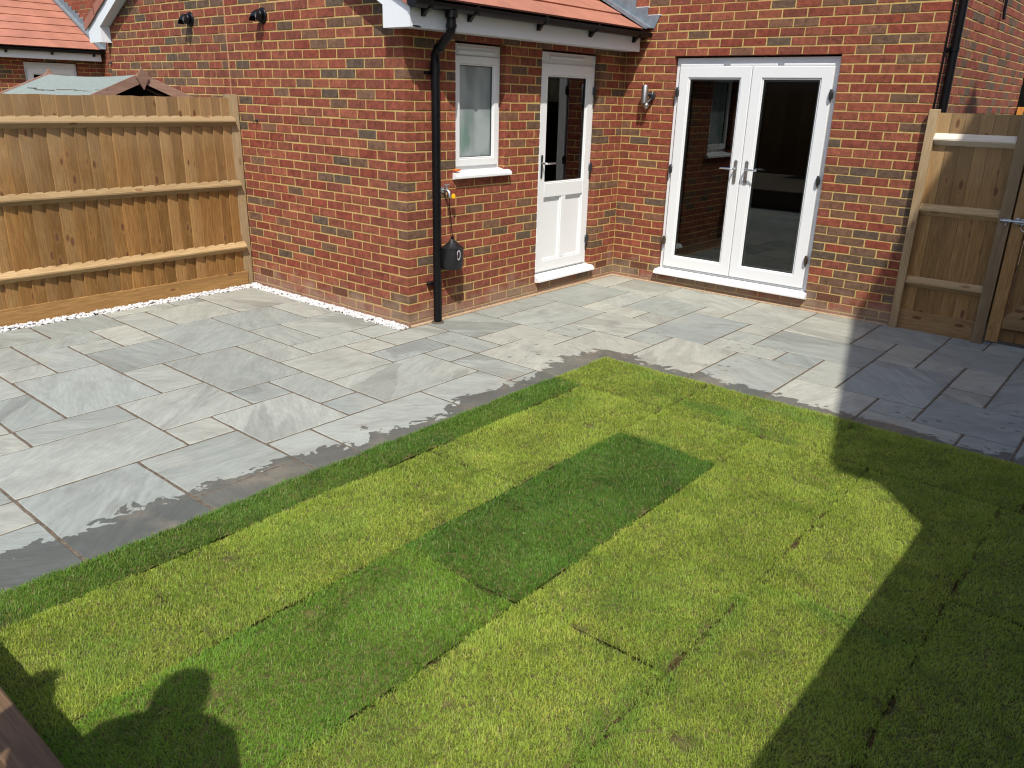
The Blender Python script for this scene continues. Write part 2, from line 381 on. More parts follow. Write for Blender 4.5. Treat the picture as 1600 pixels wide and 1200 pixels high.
# ------------------------------------------------------------------ patio: every slab its own piece, on a 283 x 286 mm module
patio = thing('patio', None, None, (0, -3, 0), kind='structure')
pb = MB(); pb.box(-2.13, 1.66, -7.2, -3.03, -.30, -.0030); pb.box(.001, 5.2, -2.599, .5, -.30, -.0034); pb.box(.001, 1.66, -3.029, -2.6, -.30, -.0030)
pb.build('joint_mortar', M['joint'], patio)
SL = [[-8,-6,-21,-18],[-8,-6,-18,-16],[-8,-7,-16,-14],[-7,-5,-16,-15],[-7,-5,-15,-13],[-8,-7,-14,-13],[-8,-5,-13,-11],[-6,-5,-19,-17],[-6,-4,-17,-16],[-5,-3,-19,-18],[-5,-4,-18,-17],[-4,-2,-18,-16],[-5,-2,-16,-14],[-6,-4,-20,-19],[-4,-3,-20,-19],[-3,0,-20,-18],[-4,-2,-21,-20],[-2,0,-21,-20],[0,1,-21,-19],[-2,0,-18,-17],[0,2,-19,-17],[-2,1,-17,-15],[1,3,-22,-19],[0,1,-22,-21],[2,3,-19,-18],[2,4,-18,-16],[1,2,-17,-16],[1,3,-16,-15],[3,4,-16,-15],[4,6,-17,-14],[4,6,-18,-17],[3,6,-22,-20],[3,5,-20,-18],[5,6,-20,-18],[3,4,-24,-22],[4,6,-24,-22],[-5,-3,-12,-11],[-5,-3,-14,-12],[-3,-1,-13,-11],[-3,-1,-14,-13],[-1,0,-14,-12],[-2,0,-15,-14],[0,2,-15,-13],[0,1,-13,-12],[1,2,-13,-11],[-1,0,-12,-11],[0,1,-12,-10],[2,3,-12,-11],[3,5,-12,-11],[1,3,-11,-10],[0,2,-10,-8],[2,3,-10,-9],[3,6,-11,-9],[5,6,-12,-11],[4,6,-14,-12],[2,4,-15,-12],[0,1,-8,-6],[0,1,-6,-5],[0,2,-5,-2],[0,1,-2,0],[1,3,-2,0],[2,3,-4,-2],[2,4,-5,-4],[1,3,-8,-5],[3,5,-7,-5],[3,4,-8,-7],[2,4,-9,-8],[4,6,-9,-7],[3,5,-4,-2],[4,5,-5,-4],[3,6,-2,0],[5,6,-3,-2],[5,7,-6,-3],[6,8,-1,0],[6,8,-3,-1],[7,8,-4,-3],[7,8,-5,-4],[7,9,-6,-5],[5,6,-7,-6],[6,8,-9,-6],[8,10,-9,-6],[8,11,-5,-3],[9,10,-6,-5],[10,11,-7,-5],[10,12,-9,-7],[8,10,-3,0],[10,12,-2,0],[10,11,-3,-2],[11,12,-4,-2],[11,13,-7,-4],[12,13,-4,-3],[12,14,-3,-1],[12,13,-1,0],[13,14,-1,0],[13,14,-5,-3],[13,14,-6,-5],[13,15,-8,-6],[12,13,-8,-7],[12,14,-9,-8],[14,15,-9,-8],[14,18,-6,-1],[15,18,-9,-6],
      [-6,-4,-21,-20],[-8,-6,-23,-21],[-6,-3,-23,-21],[-3,0,-23,-21],[0,3,-24,-22],[-8,-5,-25,-23],[-5,-2,-25,-23],[-2,0,-25,-23],[0,3,-25,-24],[3,6,-25,-24],[14,18,-1,0]]
SCOL = [tuple((m_+.75*(v-m_))*q for v, m_, q in zip(c, (.365, .377, .352), (.765, .785, .745))) for c in [(.345, .355, .335), (.385, .39, .365), (.31, .325, .31), (.42, .415, .375), (.335, .355, .35), (.29, .31, .305), (.40, .395, .36), (.36, .37, .35), (.45, .435, .385)]]
FIXC = {0: 2, 1: 2, 2: 3, 3: 1, 4: 3, 6: 6, 8: 3, 9: 4, 10: 1, 11: 5, 12: 5, 7: 2, 15: 4, 16: 0, 13: 0, 19: 1, 18: 2, 17: 5, 20: 1, 21: 2, 22: 0, 24: 3, 25: 1, 37: 5, 38: 1, 40: 1, 42: 6, 43: 8, 47: 0, 49: 2, 55: 1, 58: 2, 56: 2, 66: 8, 72: 5, 79: 8, 67: 8, 60: 3, 59: 8, 70: 3, 89: 4, 96: 5, 91: 0, 84: 8}
def slab(i, kx0, kx1, ky0, ky1):
    J = .006
    x0, x1 = .024+.283*kx0+J, .024+.283*kx1-J; y0, y1 = .0146+.28625*ky0+J, .0146+.28625*ky1-J
    if kx0 <= -8: x0 = -2.12
    if ky1 == -11 and kx0 < 0: y1 = -3.118
    if ky1 == 0: y1 = -.022 if x1 < 2.92 else .055
    if kx1 == 6 and ky1 <= -9: x1 = 1.655
    if ky0 == -9: y0 = -2.60
    rnd = random.Random(i*13+5); pts = []; seg = .055
    def edge(ax, ay, bx, by):
        L = math.hypot(bx-ax, by-ay); n = max(3, int(L/seg)); nx, ny = (by-ay)/L, -(bx-ax)/L
        for k in range(n):
            f = k/n; j = rnd.uniform(-.0022, .0012) - (.003 if k == 0 else 0)
            pts.append((ax+(bx-ax)*f + nx*j, ay+(by-ay)*f + ny*j))
    edge(x0, y0, x1, y0); edge(x1, y0, x1, y1); edge(x1, y1, x0, y1); edge(x0, y1, x0, y0)
    n = len(pts); cx, cy = (x0+x1)/2, (y0+y1)/2; tz = rnd.uniform(-.0004, .0014); tx, ty = rnd.uniform(-.0009, .0009), rnd.uniform(-.0009, .0009)
    zf = lambda x, y: tz + tx*(x-cx)/.4 + ty*(y-cy)/.4
    inn = []
    for x, y in pts:
        k = .005; inn.append((x + k*(1 if x < cx-abs(x1-x0)*.47 else (-1 if x > cx+abs(x1-x0)*.47 else 0)), y + k*(1 if y < cy-abs(y1-y0)*.47 else (-1 if y > cy+abs(y1-y0)*.47 else 0))))
    vs = [(x, y, -.028) for x, y in pts] + [(x, y, zf(x, y)-.004) for x, y in pts] + [(x, y, zf(x, y)) for x, y in inn]
    fs = [(k, (k+1) % n, n+(k+1) % n, n+k) for k in range(n)] + [(n+k, n+(k+1) % n, 2*n+(k+1) % n, 2*n+k) for k in range(n)] + [tuple(range(2*n, 3*n))]
    m = MB(); m.add(vs, fs); o = m.build('slab', M['slab'], patio, origin=(cx, cy, 0), fix=False)
    c = SCOL[FIXC[i]] if i in FIXC else SCOL[rnd.randrange(len(SCOL))]; q = rnd.uniform(.94, 1.05); o.color = (c[0]*q, c[1]*q, c[2]*q, 1)
for i, b in enumerate(SL): slab(i, *b)
fl = MB()
for p in ([(0, -.03), (.028, -.03), (.022, .003), (0, .012)],):
    fl.prism(p, -3.0, -.0, 'y')
fl.prism([(0.0, -.03), (-.024, -.03), (-.019, .003), (0.0, .012)], .0, 2.93, 'x')
fl.build('mortar_fillet', M['fillet'], patio)

# ------------------------------------------------------------------ bricks
RED = [(.228, .060, .040), (.250, .066, .043), (.210, .054, .038), (.235, .070, .046), (.262, .078, .050), (.200, .058, .042), (.225, .052, .035)]
BRN = [(.145, .078, .056), (.125, .072, .054), (.165, .085, .060), (.11, .072, .058), (.18, .082, .056)]
def bcol(c, rnd, pb):
    if rnd.random() < pb: q = BRN[rnd.randrange(len(BRN))]
    else: q = RED[rnd.randrange(len(RED))]
    s = rnd.uniform(.92, 1.09); return (q[0]*s*.95, q[1]*s, q[2]*s*.86)
K0, KH = .04, .075
def zk(k): return K0 + KH*k + .005
def course(bricks, axis, face, out, u0, u1, k, perps, rnd, pbf, holes=(), depth=.1025, endx=None):
    D0 = depth
    """bricks of one course on the wall plane axis=face, facing out(+1/-1), between u0 and u1, perp centres in perps"""
    P = [u0-.005] + sorted(p for p in perps if u0+.03 < p < u1-.03) + [u1+.005]
    z0, z1 = zk(k), zk(k)+.065
    for a, b in zip(P[:-1], P[1:]):
        segs = [(a+.005, b-.005)]
        for h in holes:
            if z1 > h[2]+.02 and z0 < h[3]-.02:
                ns = []
                for s0, s1 in segs:
                    if h[0]-.002 <= s0 and s1 <= h[1]+.002: continue
                    if s1 <= h[0] or s0 >= h[1]: ns.append((s0, s1)); continue
                    if s0 < h[0]: ns.append((s0, h[0]))
                    if s1 > h[1]: ns.append((h[1], s1))
                segs = ns
        for s0, s1 in segs:
            if s1-s0 < .02: continue
            depth = .215 if (endx is not None and abs(s1-endx) < .002) else D0
            d0, d1 = sorted((face, face-out*depth)); pr = rnd.uniform(-.0012, .0012)
            if out > 0: d1 += pr
            else: d0 += pr
            um = (s0+s1)/2; pbn = pbf(um, (z0+z1)/2)
            c = bcol(None, rnd, pbn)
            if axis == 'y': bricks.append((s0, s1, d0, d1, z0+rnd.uniform(-.001, .001), z1+rnd.uniform(-.001, .001), c))
            else: bricks.append((d0, d1, s0, s1, z0+rnd.uniform(-.001, .001), z1+rnd.uniform(-.001, .001), c))
BCACHE = {}
def brick_mesh(l, w_, h):
    key = (round(l, 3), round(w_, 3), round(h, 3))
    if key not in BCACHE or len(BCACHE[key]) < 3:
        m = MB(); m.box(-key[0]/2+.0, key[0]/2, -key[1]/2, key[1]/2, -.0327, .0327, .0026)
        j = random.Random(len(BCACHE)*7+1); m.v = [(x+j.uniform(-.0012, .0012), y+j.uniform(-.0012, .0012), z+j.uniform(-.0012, .0012)) for x, y, z in m.v]
        BCACHE.setdefault(key, []).append(m.mesh('brick', M['brick_o']))
    return random.choice(BCACHE[key])
def add_joined(name, bricks, parent, chamfer=.003):
    m = MB(); cols = []; rnd = random.Random(3)
    for b in bricks:
        nf = len(m.f); nv = len(m.v)
        m.box(*b[:6], chamfer)
        if chamfer: m.v[nv:] = [(x+rnd.uniform(-.0012, .0012), y+rnd.uniform(-.0012, .0012), z+rnd.uniform(-.0012, .0012)) for x, y, z in m.v[nv:]]
        cols += [b[6]]*(len(m.f)-nf)
    o = m.build(name, M['brick_a'], parent, fix=False)
    at = o.data.attributes.new('bc', 'FLOAT_COLOR', 'FACE')
    at.data.foreach_set('color', np.array([(*c, 1) for c in cols], dtype=np.float32).ravel())
    o['kind'] = 'stuff'; return o

def std_perps(odd_first, start, sgn, odd, n=60):
    f = (.2225 if odd == odd_first else .11)
    return [start + sgn*(f + .2250*i - .0025*0) for i in range(n)]

LG = 3.0167   # extension depth
EZ = 2.26     # fascia underside
def rake(x): return 2.36 + .53*min(-x, x+4.725) if x < 0 else 2.36

FR_OP = (.555, 2.14, .115, 2.215)     # french door opening on y=0: x0,x1,z0,z1
DR_OP = (-1.3625, -.4425, .115, 2.215)    # back door opening on x=0: y0,y1
WN_OP = (-2.4642, -1.857, 1.165, 2.215)    # window opening on x=0

def wall_bricks(ox, detail):
    A = {'gable': [], 'side': [], 'rear': [], 'ret': []}
    rnd = random.Random(11 + int(ox*3))
    for k in range(-1, 47):
        odd = bool(k % 2); z = zk(k)+.03
        # gable wall y=-LG : right half from the outer corner, left half mirrored at the movement joint
        pb = lambda u, zz: .34 if u < -2.3 else (.30 if zz > 1.75 else .17)
        P = [-(.1075+.2250*i) if odd else -(.2225+.2250*i) for i in range(11)]
        P = [p for p in P if p > -2.34]
        xr = ox - .0 ; top = z
        xlim0 = -2.3575; 
        # skip above rake
        def clip(u0, u1):
            if z < 2.30: return [(u0, u1)]
            d = (z-2.36)/.53 - .12
            a, b = max(u0, -4.725+d), min(u1, -d)
            return [(a, b)] if b-a > .05 else []
        for a, b in clip(xlim0+.005, 0.0):
            course(A['gable'], 'y', -LG, -1, ox+a, ox+b, k, [ox+p for p in P], rnd, lambda u, zz: pb(u-ox, zz), endx=(ox if odd else None))
        PL = [-4.725-p for p in P]
        for a, b in clip(-4.725, xlim0-.012):
            course(A['gable'], 'y', -LG, -1, ox+a, ox+b, k, [ox+p for p in PL], rnd, lambda u, zz: pb(u-ox, zz))
        # side wall x=0 : bonded into the corner
        if z < 2.42:
            P = [-LG+.2225+.225*i if odd else -LG+.1075+.225*i for i in range(14)]
            P = [p for p in P if p < -.95]
            P += [-(.1075+.225*i) if odd else -(.2225+.225*i) for i in range(5)]
            u0 = -LG+(.11)
            course(A['side'], 'x', ox, 1, -LG+(.2250 if odd else .1125), -.0, k, P, rnd, lambda u, zz: .17 if zz < 1.9 else .4, [DR_OP, WN_OP])
        # rear wall y=0 to the right of the extension
        def pr(u, zz):
            u -= ox
            if zz < 1.3 and u > 2.1: return .52
            if zz < .3: return .4
            return .10 if u < 2 else .2
        hz = (FR_OP[0]+ox, FR_OP[1]+ox, FR_OP[2], FR_OP[3])
        course(A['rear'], 'y', 0.0, -1, ox+.002, ox+2.915, k, [ox+((.2225 if odd else .11)+.225*i) for i in range(13)], rnd, pr, [hz], endx=(None if odd else ox+2.915))
        if 2.46 < z:
            course(A['rear'], 'y', 0.0, -1, ox-2.4, ox-.002, k, [ox+(.2225 if odd else .11)-.225*i for i in range(1, 12)], rnd, pr)
        course(A['ret'], 'x', ox+2.915, 1, (.1125 if odd else .225), 3.68, k, [.11+.1125*(0 if odd else 1)+.225*i for i in range(17)], rnd, lambda u, zz: .25)
    return A

def fix_corners(A, ox):
    """let alternate courses wrap the outer corners: stretch the brick that touches the corner to full depth"""
    return A

def air_brick(parent, axis, c, out, name='air_brick'):
    m = MB(); l, h = .2125, .064
    m.box(-l/2, l/2, -.06, -.012, -h/2, h/2)
    for a in (-1, 1): m.box(a*l/2 - (.008 if a > 0 else 0), a*l/2 + (0 if a > 0 else .008), -.013, .0, -h/2, h/2)
    for z in np.linspace(-h/2, h/2-.0055, 6): m.box(-l/2+.002, l/2-.002, -.014, .0012, z, z+.0052)
    for x in np.linspace(-l/2+.02, l/2-.02, 11): m.box(x-.0025, x+.0025, -.016, -.001, -h/2+.001, h/2-.001)
    if axis == 'y': v = [(c[0]+x, c[1]+out*y, c[2]+z) for x, y, z in m.v]
    else: v = [(c[0]+out*y, c[1]+x, c[2]+z) for x, y, z in m.v]
    m.v = v; m.build(name, M['airbrick'], parent, origin=c)

def rframe(m, axis, face, u0, u1, z0, z1, wd, d0, d1, c=.003, mi=0):
    """rectangular ring (4 mitre-butted bars) on plane axis=face; d0..d1 depth coordinates"""
    if not isinstance(wd, tuple): wd = (wd,)*4     # left,right,bottom,top
    L, R_, B, T = wd
    ou = [(u0, z0), (u1, z0), (u1, z1), (u0, z1)]; inn = [(u0+L, z0+B), (u1-R_, z0+B), (u1-R_, z1-T), (u0+L, z1-T)]
    P = (lambda p, d: (p[0], d, p[1])) if axis == 'y' else (lambda p, d: (d, p[0], p[1]))
    df, db = (d0, d1) if axis == 'y' else (d1, d0)      # front face looks to -y or +x
    sg = 1 if db > df else -1
    k = min(c, .3*min(L, R_, B, T)); vs = []
    sh = lambda pts, q: [(p[0]+q*(1 if i in (0, 3) else -1), p[1]+q*(1 if i in (0, 1) else -1)) for i, p in enumerate(pts)]
    loops = [(ou, db), (ou, df+sg*k), (sh(ou, k), df), (sh(inn, -k), df), (inn, df+sg*k), (inn, db)]
    for pts, d in loops: vs += [P(p, d) for p in pts]
    fs = []
    for li in range(5):
        for i in range(4): fs.append((li*4+i, li*4+(i+1) % 4, (li+1)*4+(i+1) % 4, (li+1)*4+i))
    for i in range(4): fs.append((i, 20+i, 20+(i+1) % 4, (i+1) % 4))
    m.add(vs, fs, mi)

def lever(m, axis, base, along, out, n=10):
    """lever handle: spindle out of the plate then a bar along the leaf"""
    b = Vector(base); o = Vector((0, -1, 0)) if axis == 'y' else Vector((1, 0, 0)); a = Vector((along, 0, 0)) if axis == 'y' else Vector((0, along, 0))
    m.tube([b, b+o*.035, b+o*.052+a*.012, b+o*.056+a*.03, b+o*.054+a*.13], [.010, .010, .0105, .010, .0085], n)

def french_doors(house, ox):
    p = thing('french_doors', None, None, (ox+1.34, 0, .1)); p.parent = house; p.location = Vector((ox+1.34, 0, .1)) - wloc(house); WL.pop(p.name, None)
    x0, x1 = ox+.560, ox+2.134; y = .045
    m = MB(); rframe(m, 'y', 0, x0, x1, .165, 2.205, (.055, .055, .03, .075), y+.004, y+.07); m.build('frame', M['upvc'], p)
    m = MB()
    m.prism([(-.055, .112), (-.055, .128), (-.035, .152), (y-.004, .163), (y+.05, .163), (y+.05, .10), (-.02, .10), (-.03, .112)], ox+.545, ox+2.155, 'x'); m.build('sill', M['upvc_sh'], p)
    for a, b in ((.605, 1.05), (1.12, 1.575), (1.635, 2.085)):
        m = MB(); m.box(ox+a, ox+b, y-.012, y+.003, 2.130, 2.150, .003); m.build('trickle_vent', M['upvc'], p)
    for s, (lx0, lx1) in enumerate(((x0+.045, ox+1.343), (ox+1.349, x1-.045))):
        z0, z1 = .19, 2.128
        m = MB(); rframe(m, 'y', 0, lx0, lx1, z0, z1, (.10, .10, .105, .10), y-.018, y+.04, .005)
        rframe(m, 'y', 0, lx0+.10, lx1-.10, z0+.105, z1-.10, .014, y-.008, y+.03, .004); m.build('door_leaf', M['upvc'], p)
        m = MB(); rframe(m, 'y', 0, lx0+.112, lx1-.112, z0+.117, z1-.112, .008, y+.001, y+.02, 0); m.build('gasket', M['gasket'], p)
        m = MB(); rframe(m, 'y', 0, lx0+.12, lx1-.12, z0+.125, z1-.12, .010, y+.012, y+.024, 0); m.build('spacer_bar', M['spacer'], p)
        m = MB(); m.box(lx0+.115, lx1-.115, y+.009, y+.0105, z0+.12, z1-.115); m.build('glass_pane', M['glass'], p)
        hx = (lx1-.05) if s == 0 else (lx0+.055); al = -1 if s == 0 else 1
        m = MB(); m.box(hx-.016, hx+.016, y-.030, y-.019, 1.085, 1.30, .007); m.build('handle_plate', M['steel'], p)
        m = MB(); lever(m, 'y', (hx, y-.028, 1.222), al, -1); m.build('handle', M['chrome'], p)
        m = MB(); m.lathe([(.008, 0), (.008, -.004)], (hx, y-.031, 1.15), 'y', 12); m.build('key_cylinder', M['chrome'], p)
        for hz in (1.895, 1.17, .455):
            hxx = lx0-.004 if s == 0 else lx1+.004
            m = MB(); m.tube([(hxx, y-.032, hz-.045), (hxx, y-.034, hz-.02), (hxx, y-.034, hz+.02), (hxx, y-.032, hz+.045)], [.010, .0145, .0145, .010], 12)
            m.box(hxx-.016, hxx+.016, y-.028, y-.012, hz-.034, hz+.034, .004)
            m.build('hinge', M['blackm'] if hz > 1 else M['bronze'], p)
    m = MB(); m.box(ox+1.3415, ox+1.3505, y-.002, y+.012, .19, 2.128); m.build('meeting_gap', M['grey_line'], p)
    m = MB(); rframe(m, 'y', 0, x0+.036, x1-.036, .182, 2.137, .012, y+.000, y+.006, 0); m.build('weatherseal', M['grey_line'], p)

def back_door(house, ox):
    p = thing('back_door', None, None, (ox, -.9, .1)); p.parent = house; p.location = Vector((ox, -.9, .1)) - wloc(house)
    X = ox-.058; y0, y1 = -1.357, -.446
    m = MB(); rframe(m, 'x', 0, y0, y1, .185, 2.205, (.055, .055, .02, .105), X-.066, X-.004); m.build('frame', M['upvc'], p)
    m = MB(); m.prism([(ox+.05, .125), (ox+.05, .142), (ox+.03, .168), (X-.002, .184), (X-.06, .184), (X-.06, .12), (ox+.02, .12), (ox+.03, .125)], -1.36, -.425, 'y'); m.build('sill', M['upvc_sh'], p)
    m = MB(); m.box(X-.004, X+.012, -1.18, -.64, 2.145, 2.172, .004); m.build('trickle_vent', M['fascia'], p)
    ly0, ly1, z0, z1 = y0+.045, y1-.045, .205, 2.105
    m = MB(); rframe(m, 'x', 0, ly0, ly1, z0, z1, (.095, .095, .10, .095), X-.04, X+.018, .004)
    m.box(X-.04, X+.0175, ly0+.0955, ly1-.0955, .915, 1.045, .004)
    yc = (ly0+ly1)/2; m.box(X-.04, X+.0168, yc-.035, yc+.035, z0+.1005, .9145, .004)
    for a, b in ((ly0+.095, yc-.035), (yc+.035, ly1-.095)):
        rframe(m, 'x', 0, a, b, z0+.10, .915, .014, X-.03, X+.008, .005)
    rframe(m, 'x', 0, ly0+.095, ly1-.095, 1.045, z1-.095, .014, X-.03, X+.009, .004)
    m.build('door_leaf', M['upvc'], p)
    for a, b in ((ly0+.108, yc-.048), (yc+.048, ly1-.108)):
        m = MB(); m.box(X-.03, X-.008, a, b, z0+.113, .902, .003); m.build('panel', M['upvc'], p)
    m = MB(); rframe(m, 'x', 0, ly0+.107, ly1-.107, 1.057, z1-.107, .009, X-.02, X-.001, 0); m.build('gasket', M['gasket'], p)
    m = MB(); m.box(X-.0125, X-.011, ly0+.10, ly1-.10, 1.05, z1-.10); m.build('glass_pane', M['glass'], p)
    m = MB(); m.box(X+.019, X+.029, ly0+.026, ly0+.054, 1.10, 1.31, .006); m.build('handle_plate', M['blackm'], p)
    m = MB(); lever(m, 'x', (X+.027, ly0+.04, 1.235), 1, 1); m.build('handle', M['chrome'], p)
    for hz in (1.885, 1.165, .445):
        m = MB(); m.tube([(X+.032, ly1+.004, hz-.048), (X+.035, ly1+.004, hz-.02), (X+.035, ly1+.004, hz+.02), (X+.032, ly1+.004, hz+.048)], [.010, .0145, .0145, .010], 12)
        m.box(X+.01, X+.028, ly1-.012, ly1+.02, hz-.034, hz+.034, .004); m.build('hinge', M['blackm'], p)

def window(house, ox):
    p = thing('window', None, None, (ox, -2.16, 1.2)); p.parent = house; p.location = Vector((ox, -2.16, 1.2)) - wloc(house)
    X = ox-.055; y0, y1 = -2.462, -1.863
    m = MB(); rframe(m, 'x', 0, y0, y1, 1.225, 2.205, (.045, .045, .045, .09), X-.066, X-.004); m.build('frame', M['upvc'], p)
    m = MB(); m.prism([(ox+.048, 1.168), (ox+.048, 1.186), (ox+.03, 1.205), (X-.0, 1.224), (X-.06, 1.224), (X-.06, 1.17), (ox+.02, 1.16), (ox+.03, 1.168)], -2.50, -1.80, 'y'); m.build('sill', M['upvc_sh'], p)
    m = MB(); m.box(X-.004, X+.014, -2.38, -1.94, 2.135, 2.158, .004); m.box(X-.004, X+.004, -2.395, -1.925, 2.12, 2.185, .002); m.build('trickle_vent', M['fascia'], p)
    a0, a1, z0, z1 = y0+.03, y1-.03, 1.255, 2.115
    m = MB(); rframe(m, 'x', 0, a0, a1, z0, z1, .058, X-.04, X+.012, .004); rframe(m, 'x', 0, a0+.058, a1-.058, z0+.058, z1-.058, .012, X-.03, X+.004, .004); m.build('sash', M['upvc'], p)
    m = MB(); rframe(m, 'x', 0, a0+.069, a1-.069, z0+.069, z1-.069, .006, X-.03, X-.006, 0); m.build('gasket', M['gasket'], p)
    m = MB(); m.box(X-.018, X-.014, a0+.065, a1-.065, z0+.065, z1-.065); m.build('glass_pane', M['frost'], p)

def roof_slope(parent, ox, xe, ze, y0, y1, slope, rows, name='roof_tile'):
    """tiles on the slope rising towards -x from the eave at xe; returns nothing"""
    L = .30; W_ = .30; c = 1/math.sqrt(1+slope*slope); s = slope*c
    m = MB(); t = .014
    # one tile, local: eave edge at origin, rises to -x
    lap = .05
    def P(d, h): return (-d*c - h*s*0 + h*s, d*s + h*c)
    a = P(0, .006+t); b = P(L+lap, .004); a2 = P(0, .006); b2 = P(L+lap, -.006)
    n = max(1, round((y1-y0)/W_)); W_ = (y1-y0)/n
    m.prism([a2, a, (b[0], b[1]), b2], 0, W_-.0015, 'y'); me = m.mesh('roof_tile', M['tile'])
    for r in range(rows):
        for k in range(n):
            yy = y0+k*W_
            inst(name, me, parent, (ox+xe-r*L*c, yy, ze+r*L*s))

def build_house(ox, label, near):
    H = thing('brick_house', label, 'house', (ox-1, -1, 0))
    # mortar cores, 4 mm behind the brick faces
    d = .0030
    m = MB()
    xr, xl, yf = ox-d, ox-4.725+d, -LG+d
    m.prism([(xl, -.3), (ox-2.372, -.3), (ox-2.372, 3.55), (ox-2.372, 3.55), (xl, 2.34)], yf, yf+.24, 'y')
    m.prism([(ox-2.358, -.3), (xr, -.3), (xr, 2.34), (ox-2.358, 3.55)], yf, yf+.24, 'y')
    gw = m.build('gable_wall', M['mortar'], H)
    m = MB(); m.box(ox-2.3685, ox-2.3625, -LG-.001, -LG+.02, -.05, 3.4); m.build('movement_joint', M['sealant'], H)
    m = MB(); Y0, Y1 = yf+.2405, -.0; sb_ = .004
    m.box(xr-.24, xr, Y0, WN_OP[0]-sb_, -.3, 2.40); m.box(xr-.24, xr, WN_OP[0]-sb_, WN_OP[1]+sb_, -.3, WN_OP[2]-.006)
    m.box(xr-.24, xr, WN_OP[0]-sb_, WN_OP[1]+sb_, 2.224, 2.40); m.box(xr-.24, xr, WN_OP[1]+sb_, DR_OP[0]-sb_, -.3, 2.40)
    m.box(xr-.24, xr, DR_OP[0]-sb_, DR_OP[1]+sb_, -.3, DR_OP[2]-.001); m.box(xr-.24, xr, DR_OP[0]-sb_, DR_OP[1]+sb_, 2.224, 2.40)
    m.box(xr-.24, xr, DR_OP[1]+sb_, .02, -.3, 2.40)
    sw = m.build('side_wall', M['mortar'], H)
    m = MB(); a, b, z1, z2 = FR_OP; TOP = 3.56
    m.box(ox-.10, ox+a-.004, d, d+.24, -.3, TOP); m.box(ox+a-.004, ox+b+.004, d, d+.24, -.3, .112); m.box(ox+a-.004, ox+b+.004, d, d+.24, 2.224, TOP)
    m.box(ox+b+.004, ox+2.915-d, d, d+.24, -.3, TOP)
    rw = m.build('rear_wall', M['mortar'], H)
    m = MB(); m.box(ox+2.915-d-.24, ox+2.915-d, d+.2405, 3.68, -.3, TOP); m.box(ox-.24, ox+2.67, 3.44, 3.68, -.3, TOP)
    m.box(ox-7.64, ox-2.41, .004, .25, -.3, 5.1); m.box(ox-2.409, ox-.102, .0036, .25, -.3, 5.1); m.box(ox-.1, ox+2.905, .012, .25, TOP+.001, 5.1); m.box(ox+2.66, ox+2.905, .251, 3.68, TOP+.001, 5.1)
    m.box(ox-4.725+d, ox-4.5, yf+.241, .002, -.3, 2.34)
    rt = m.build('return_wall', M['mortar'], H)
    A = wall_bricks(ox, near)
    par = {'gable': gw, 'side': sw, 'rear': rw, 'ret': rt}
    if near:
        al = []
        for kname, lst in A.items():
            for i, bb in enumerate(lst):
                l, wd, h = bb[1]-bb[0], bb[3]-bb[2], bb[5]-bb[4]
                span = l if kname in ('gable', 'rear') else wd
                d_ = np.array([(bb[0]+bb[1])/2, (bb[2]+bb[3])/2, (bb[4]+bb[5])/2]) - CAMP
                nrm = np.array([0, 1, 0]) if kname in ('gable', 'rear') else np.array([1, 0, 0])
                cosi = abs(d_ @ nrm)/np.linalg.norm(d_)
                al.append((px_area(((bb[0]+bb[1])/2, (bb[2]+bb[3])/2, (bb[4]+bb[5])/2), span, h)*cosi, kname, i))
        al.sort(reverse=True); chosen = set((k, i) for a_, k, i in al[:290] if a_ > 0)
        for kname, lst in A.items():
            rest = []
            for i, bb in enumerate(lst):
                if (kname, i) in chosen:
                    c = ((bb[0]+bb[1])/2, (bb[2]+bb[3])/2, (bb[4]+bb[5])/2)
                    inst('brick', brick_mesh(bb[1]-bb[0], bb[3]-bb[2], .065), par[kname], c, bb[6])
                else: rest.append(bb)
            add_joined('brickwork', rest, par[kname])
    else:
        for kname, lst in A.items(): add_joined('brickwork', lst, par[kname], 0)
    # roof of the extension
    sl_ = .53; xe, ze = .225, 2.455
    deck = MB(); x_ = lambda dx: ox+dx
    r = 2.3625; top = ze-.02+sl_*(r+xe-.04)
    deck.prism([(x_(xe-.045), ze-.035), (x_(xe-.045), ze-.015), (x_(-r), top), (x_(-4.725-xe+.045), ze-.015), (x_(-4.725-xe+.045), ze-.035), (x_(-r), top-.06)], -LG-.085, -.005, 'y')
    dk = deck.build('roof', M['dark'], H)
    roof_slope(dk, ox, xe, ze-.005, -LG-.11, -.09 if near else -.02, sl_, 9)
    m = MB(); m.prism([(x_(-4.725-xe), ze+.0), (x_(-4.725-xe), ze+.02), (x_(-r), ze+.02+sl_*(r+xe)), (x_(-r), ze+sl_*(r+xe))], -LG-.11, -.02, 'y'); m.build('far_slope', M['tile'], dk)
    # verge: barge board, boxed end, clay caps
    yb0, yb1 = -LG-.105, -LG-.083
    for sgn in (1, -1):
        X = (lambda q: ox+q) if sgn > 0 else (lambda q: ox-4.725-q)
        fx = .19
        zt = lambda q: ze-.03 + sl_*(xe-.03-q)
        m = MB(); pts = [(X(fx), EZ), (X(fx), zt(fx)), (X(-r), zt(-r)), (X(-r), zt(-r)-.16), (X(-.095), zt(-.095)-.165), (X(-.095), EZ)]
        m.prism(pts, yb0, yb1, 'y'); m.build('barge_board', M['fascia'], dk)
        m = MB(); m.prism([(X(fx), EZ), (X(-.095), EZ), (X(-.095), EZ+.012), (X(fx), EZ+.012)], yb1+.0005, -LG-.001, 'y')
        m.prism([(X(-.10), zt(-.095)-.155), (X(-r), zt(-r)-.15), (X(-r), zt(-r)-.14), (X(-.10), zt(-.095)-.145)], yb1+.0005, -LG+.02, 'y'); m.build('soffit', M['fascia'], dk)
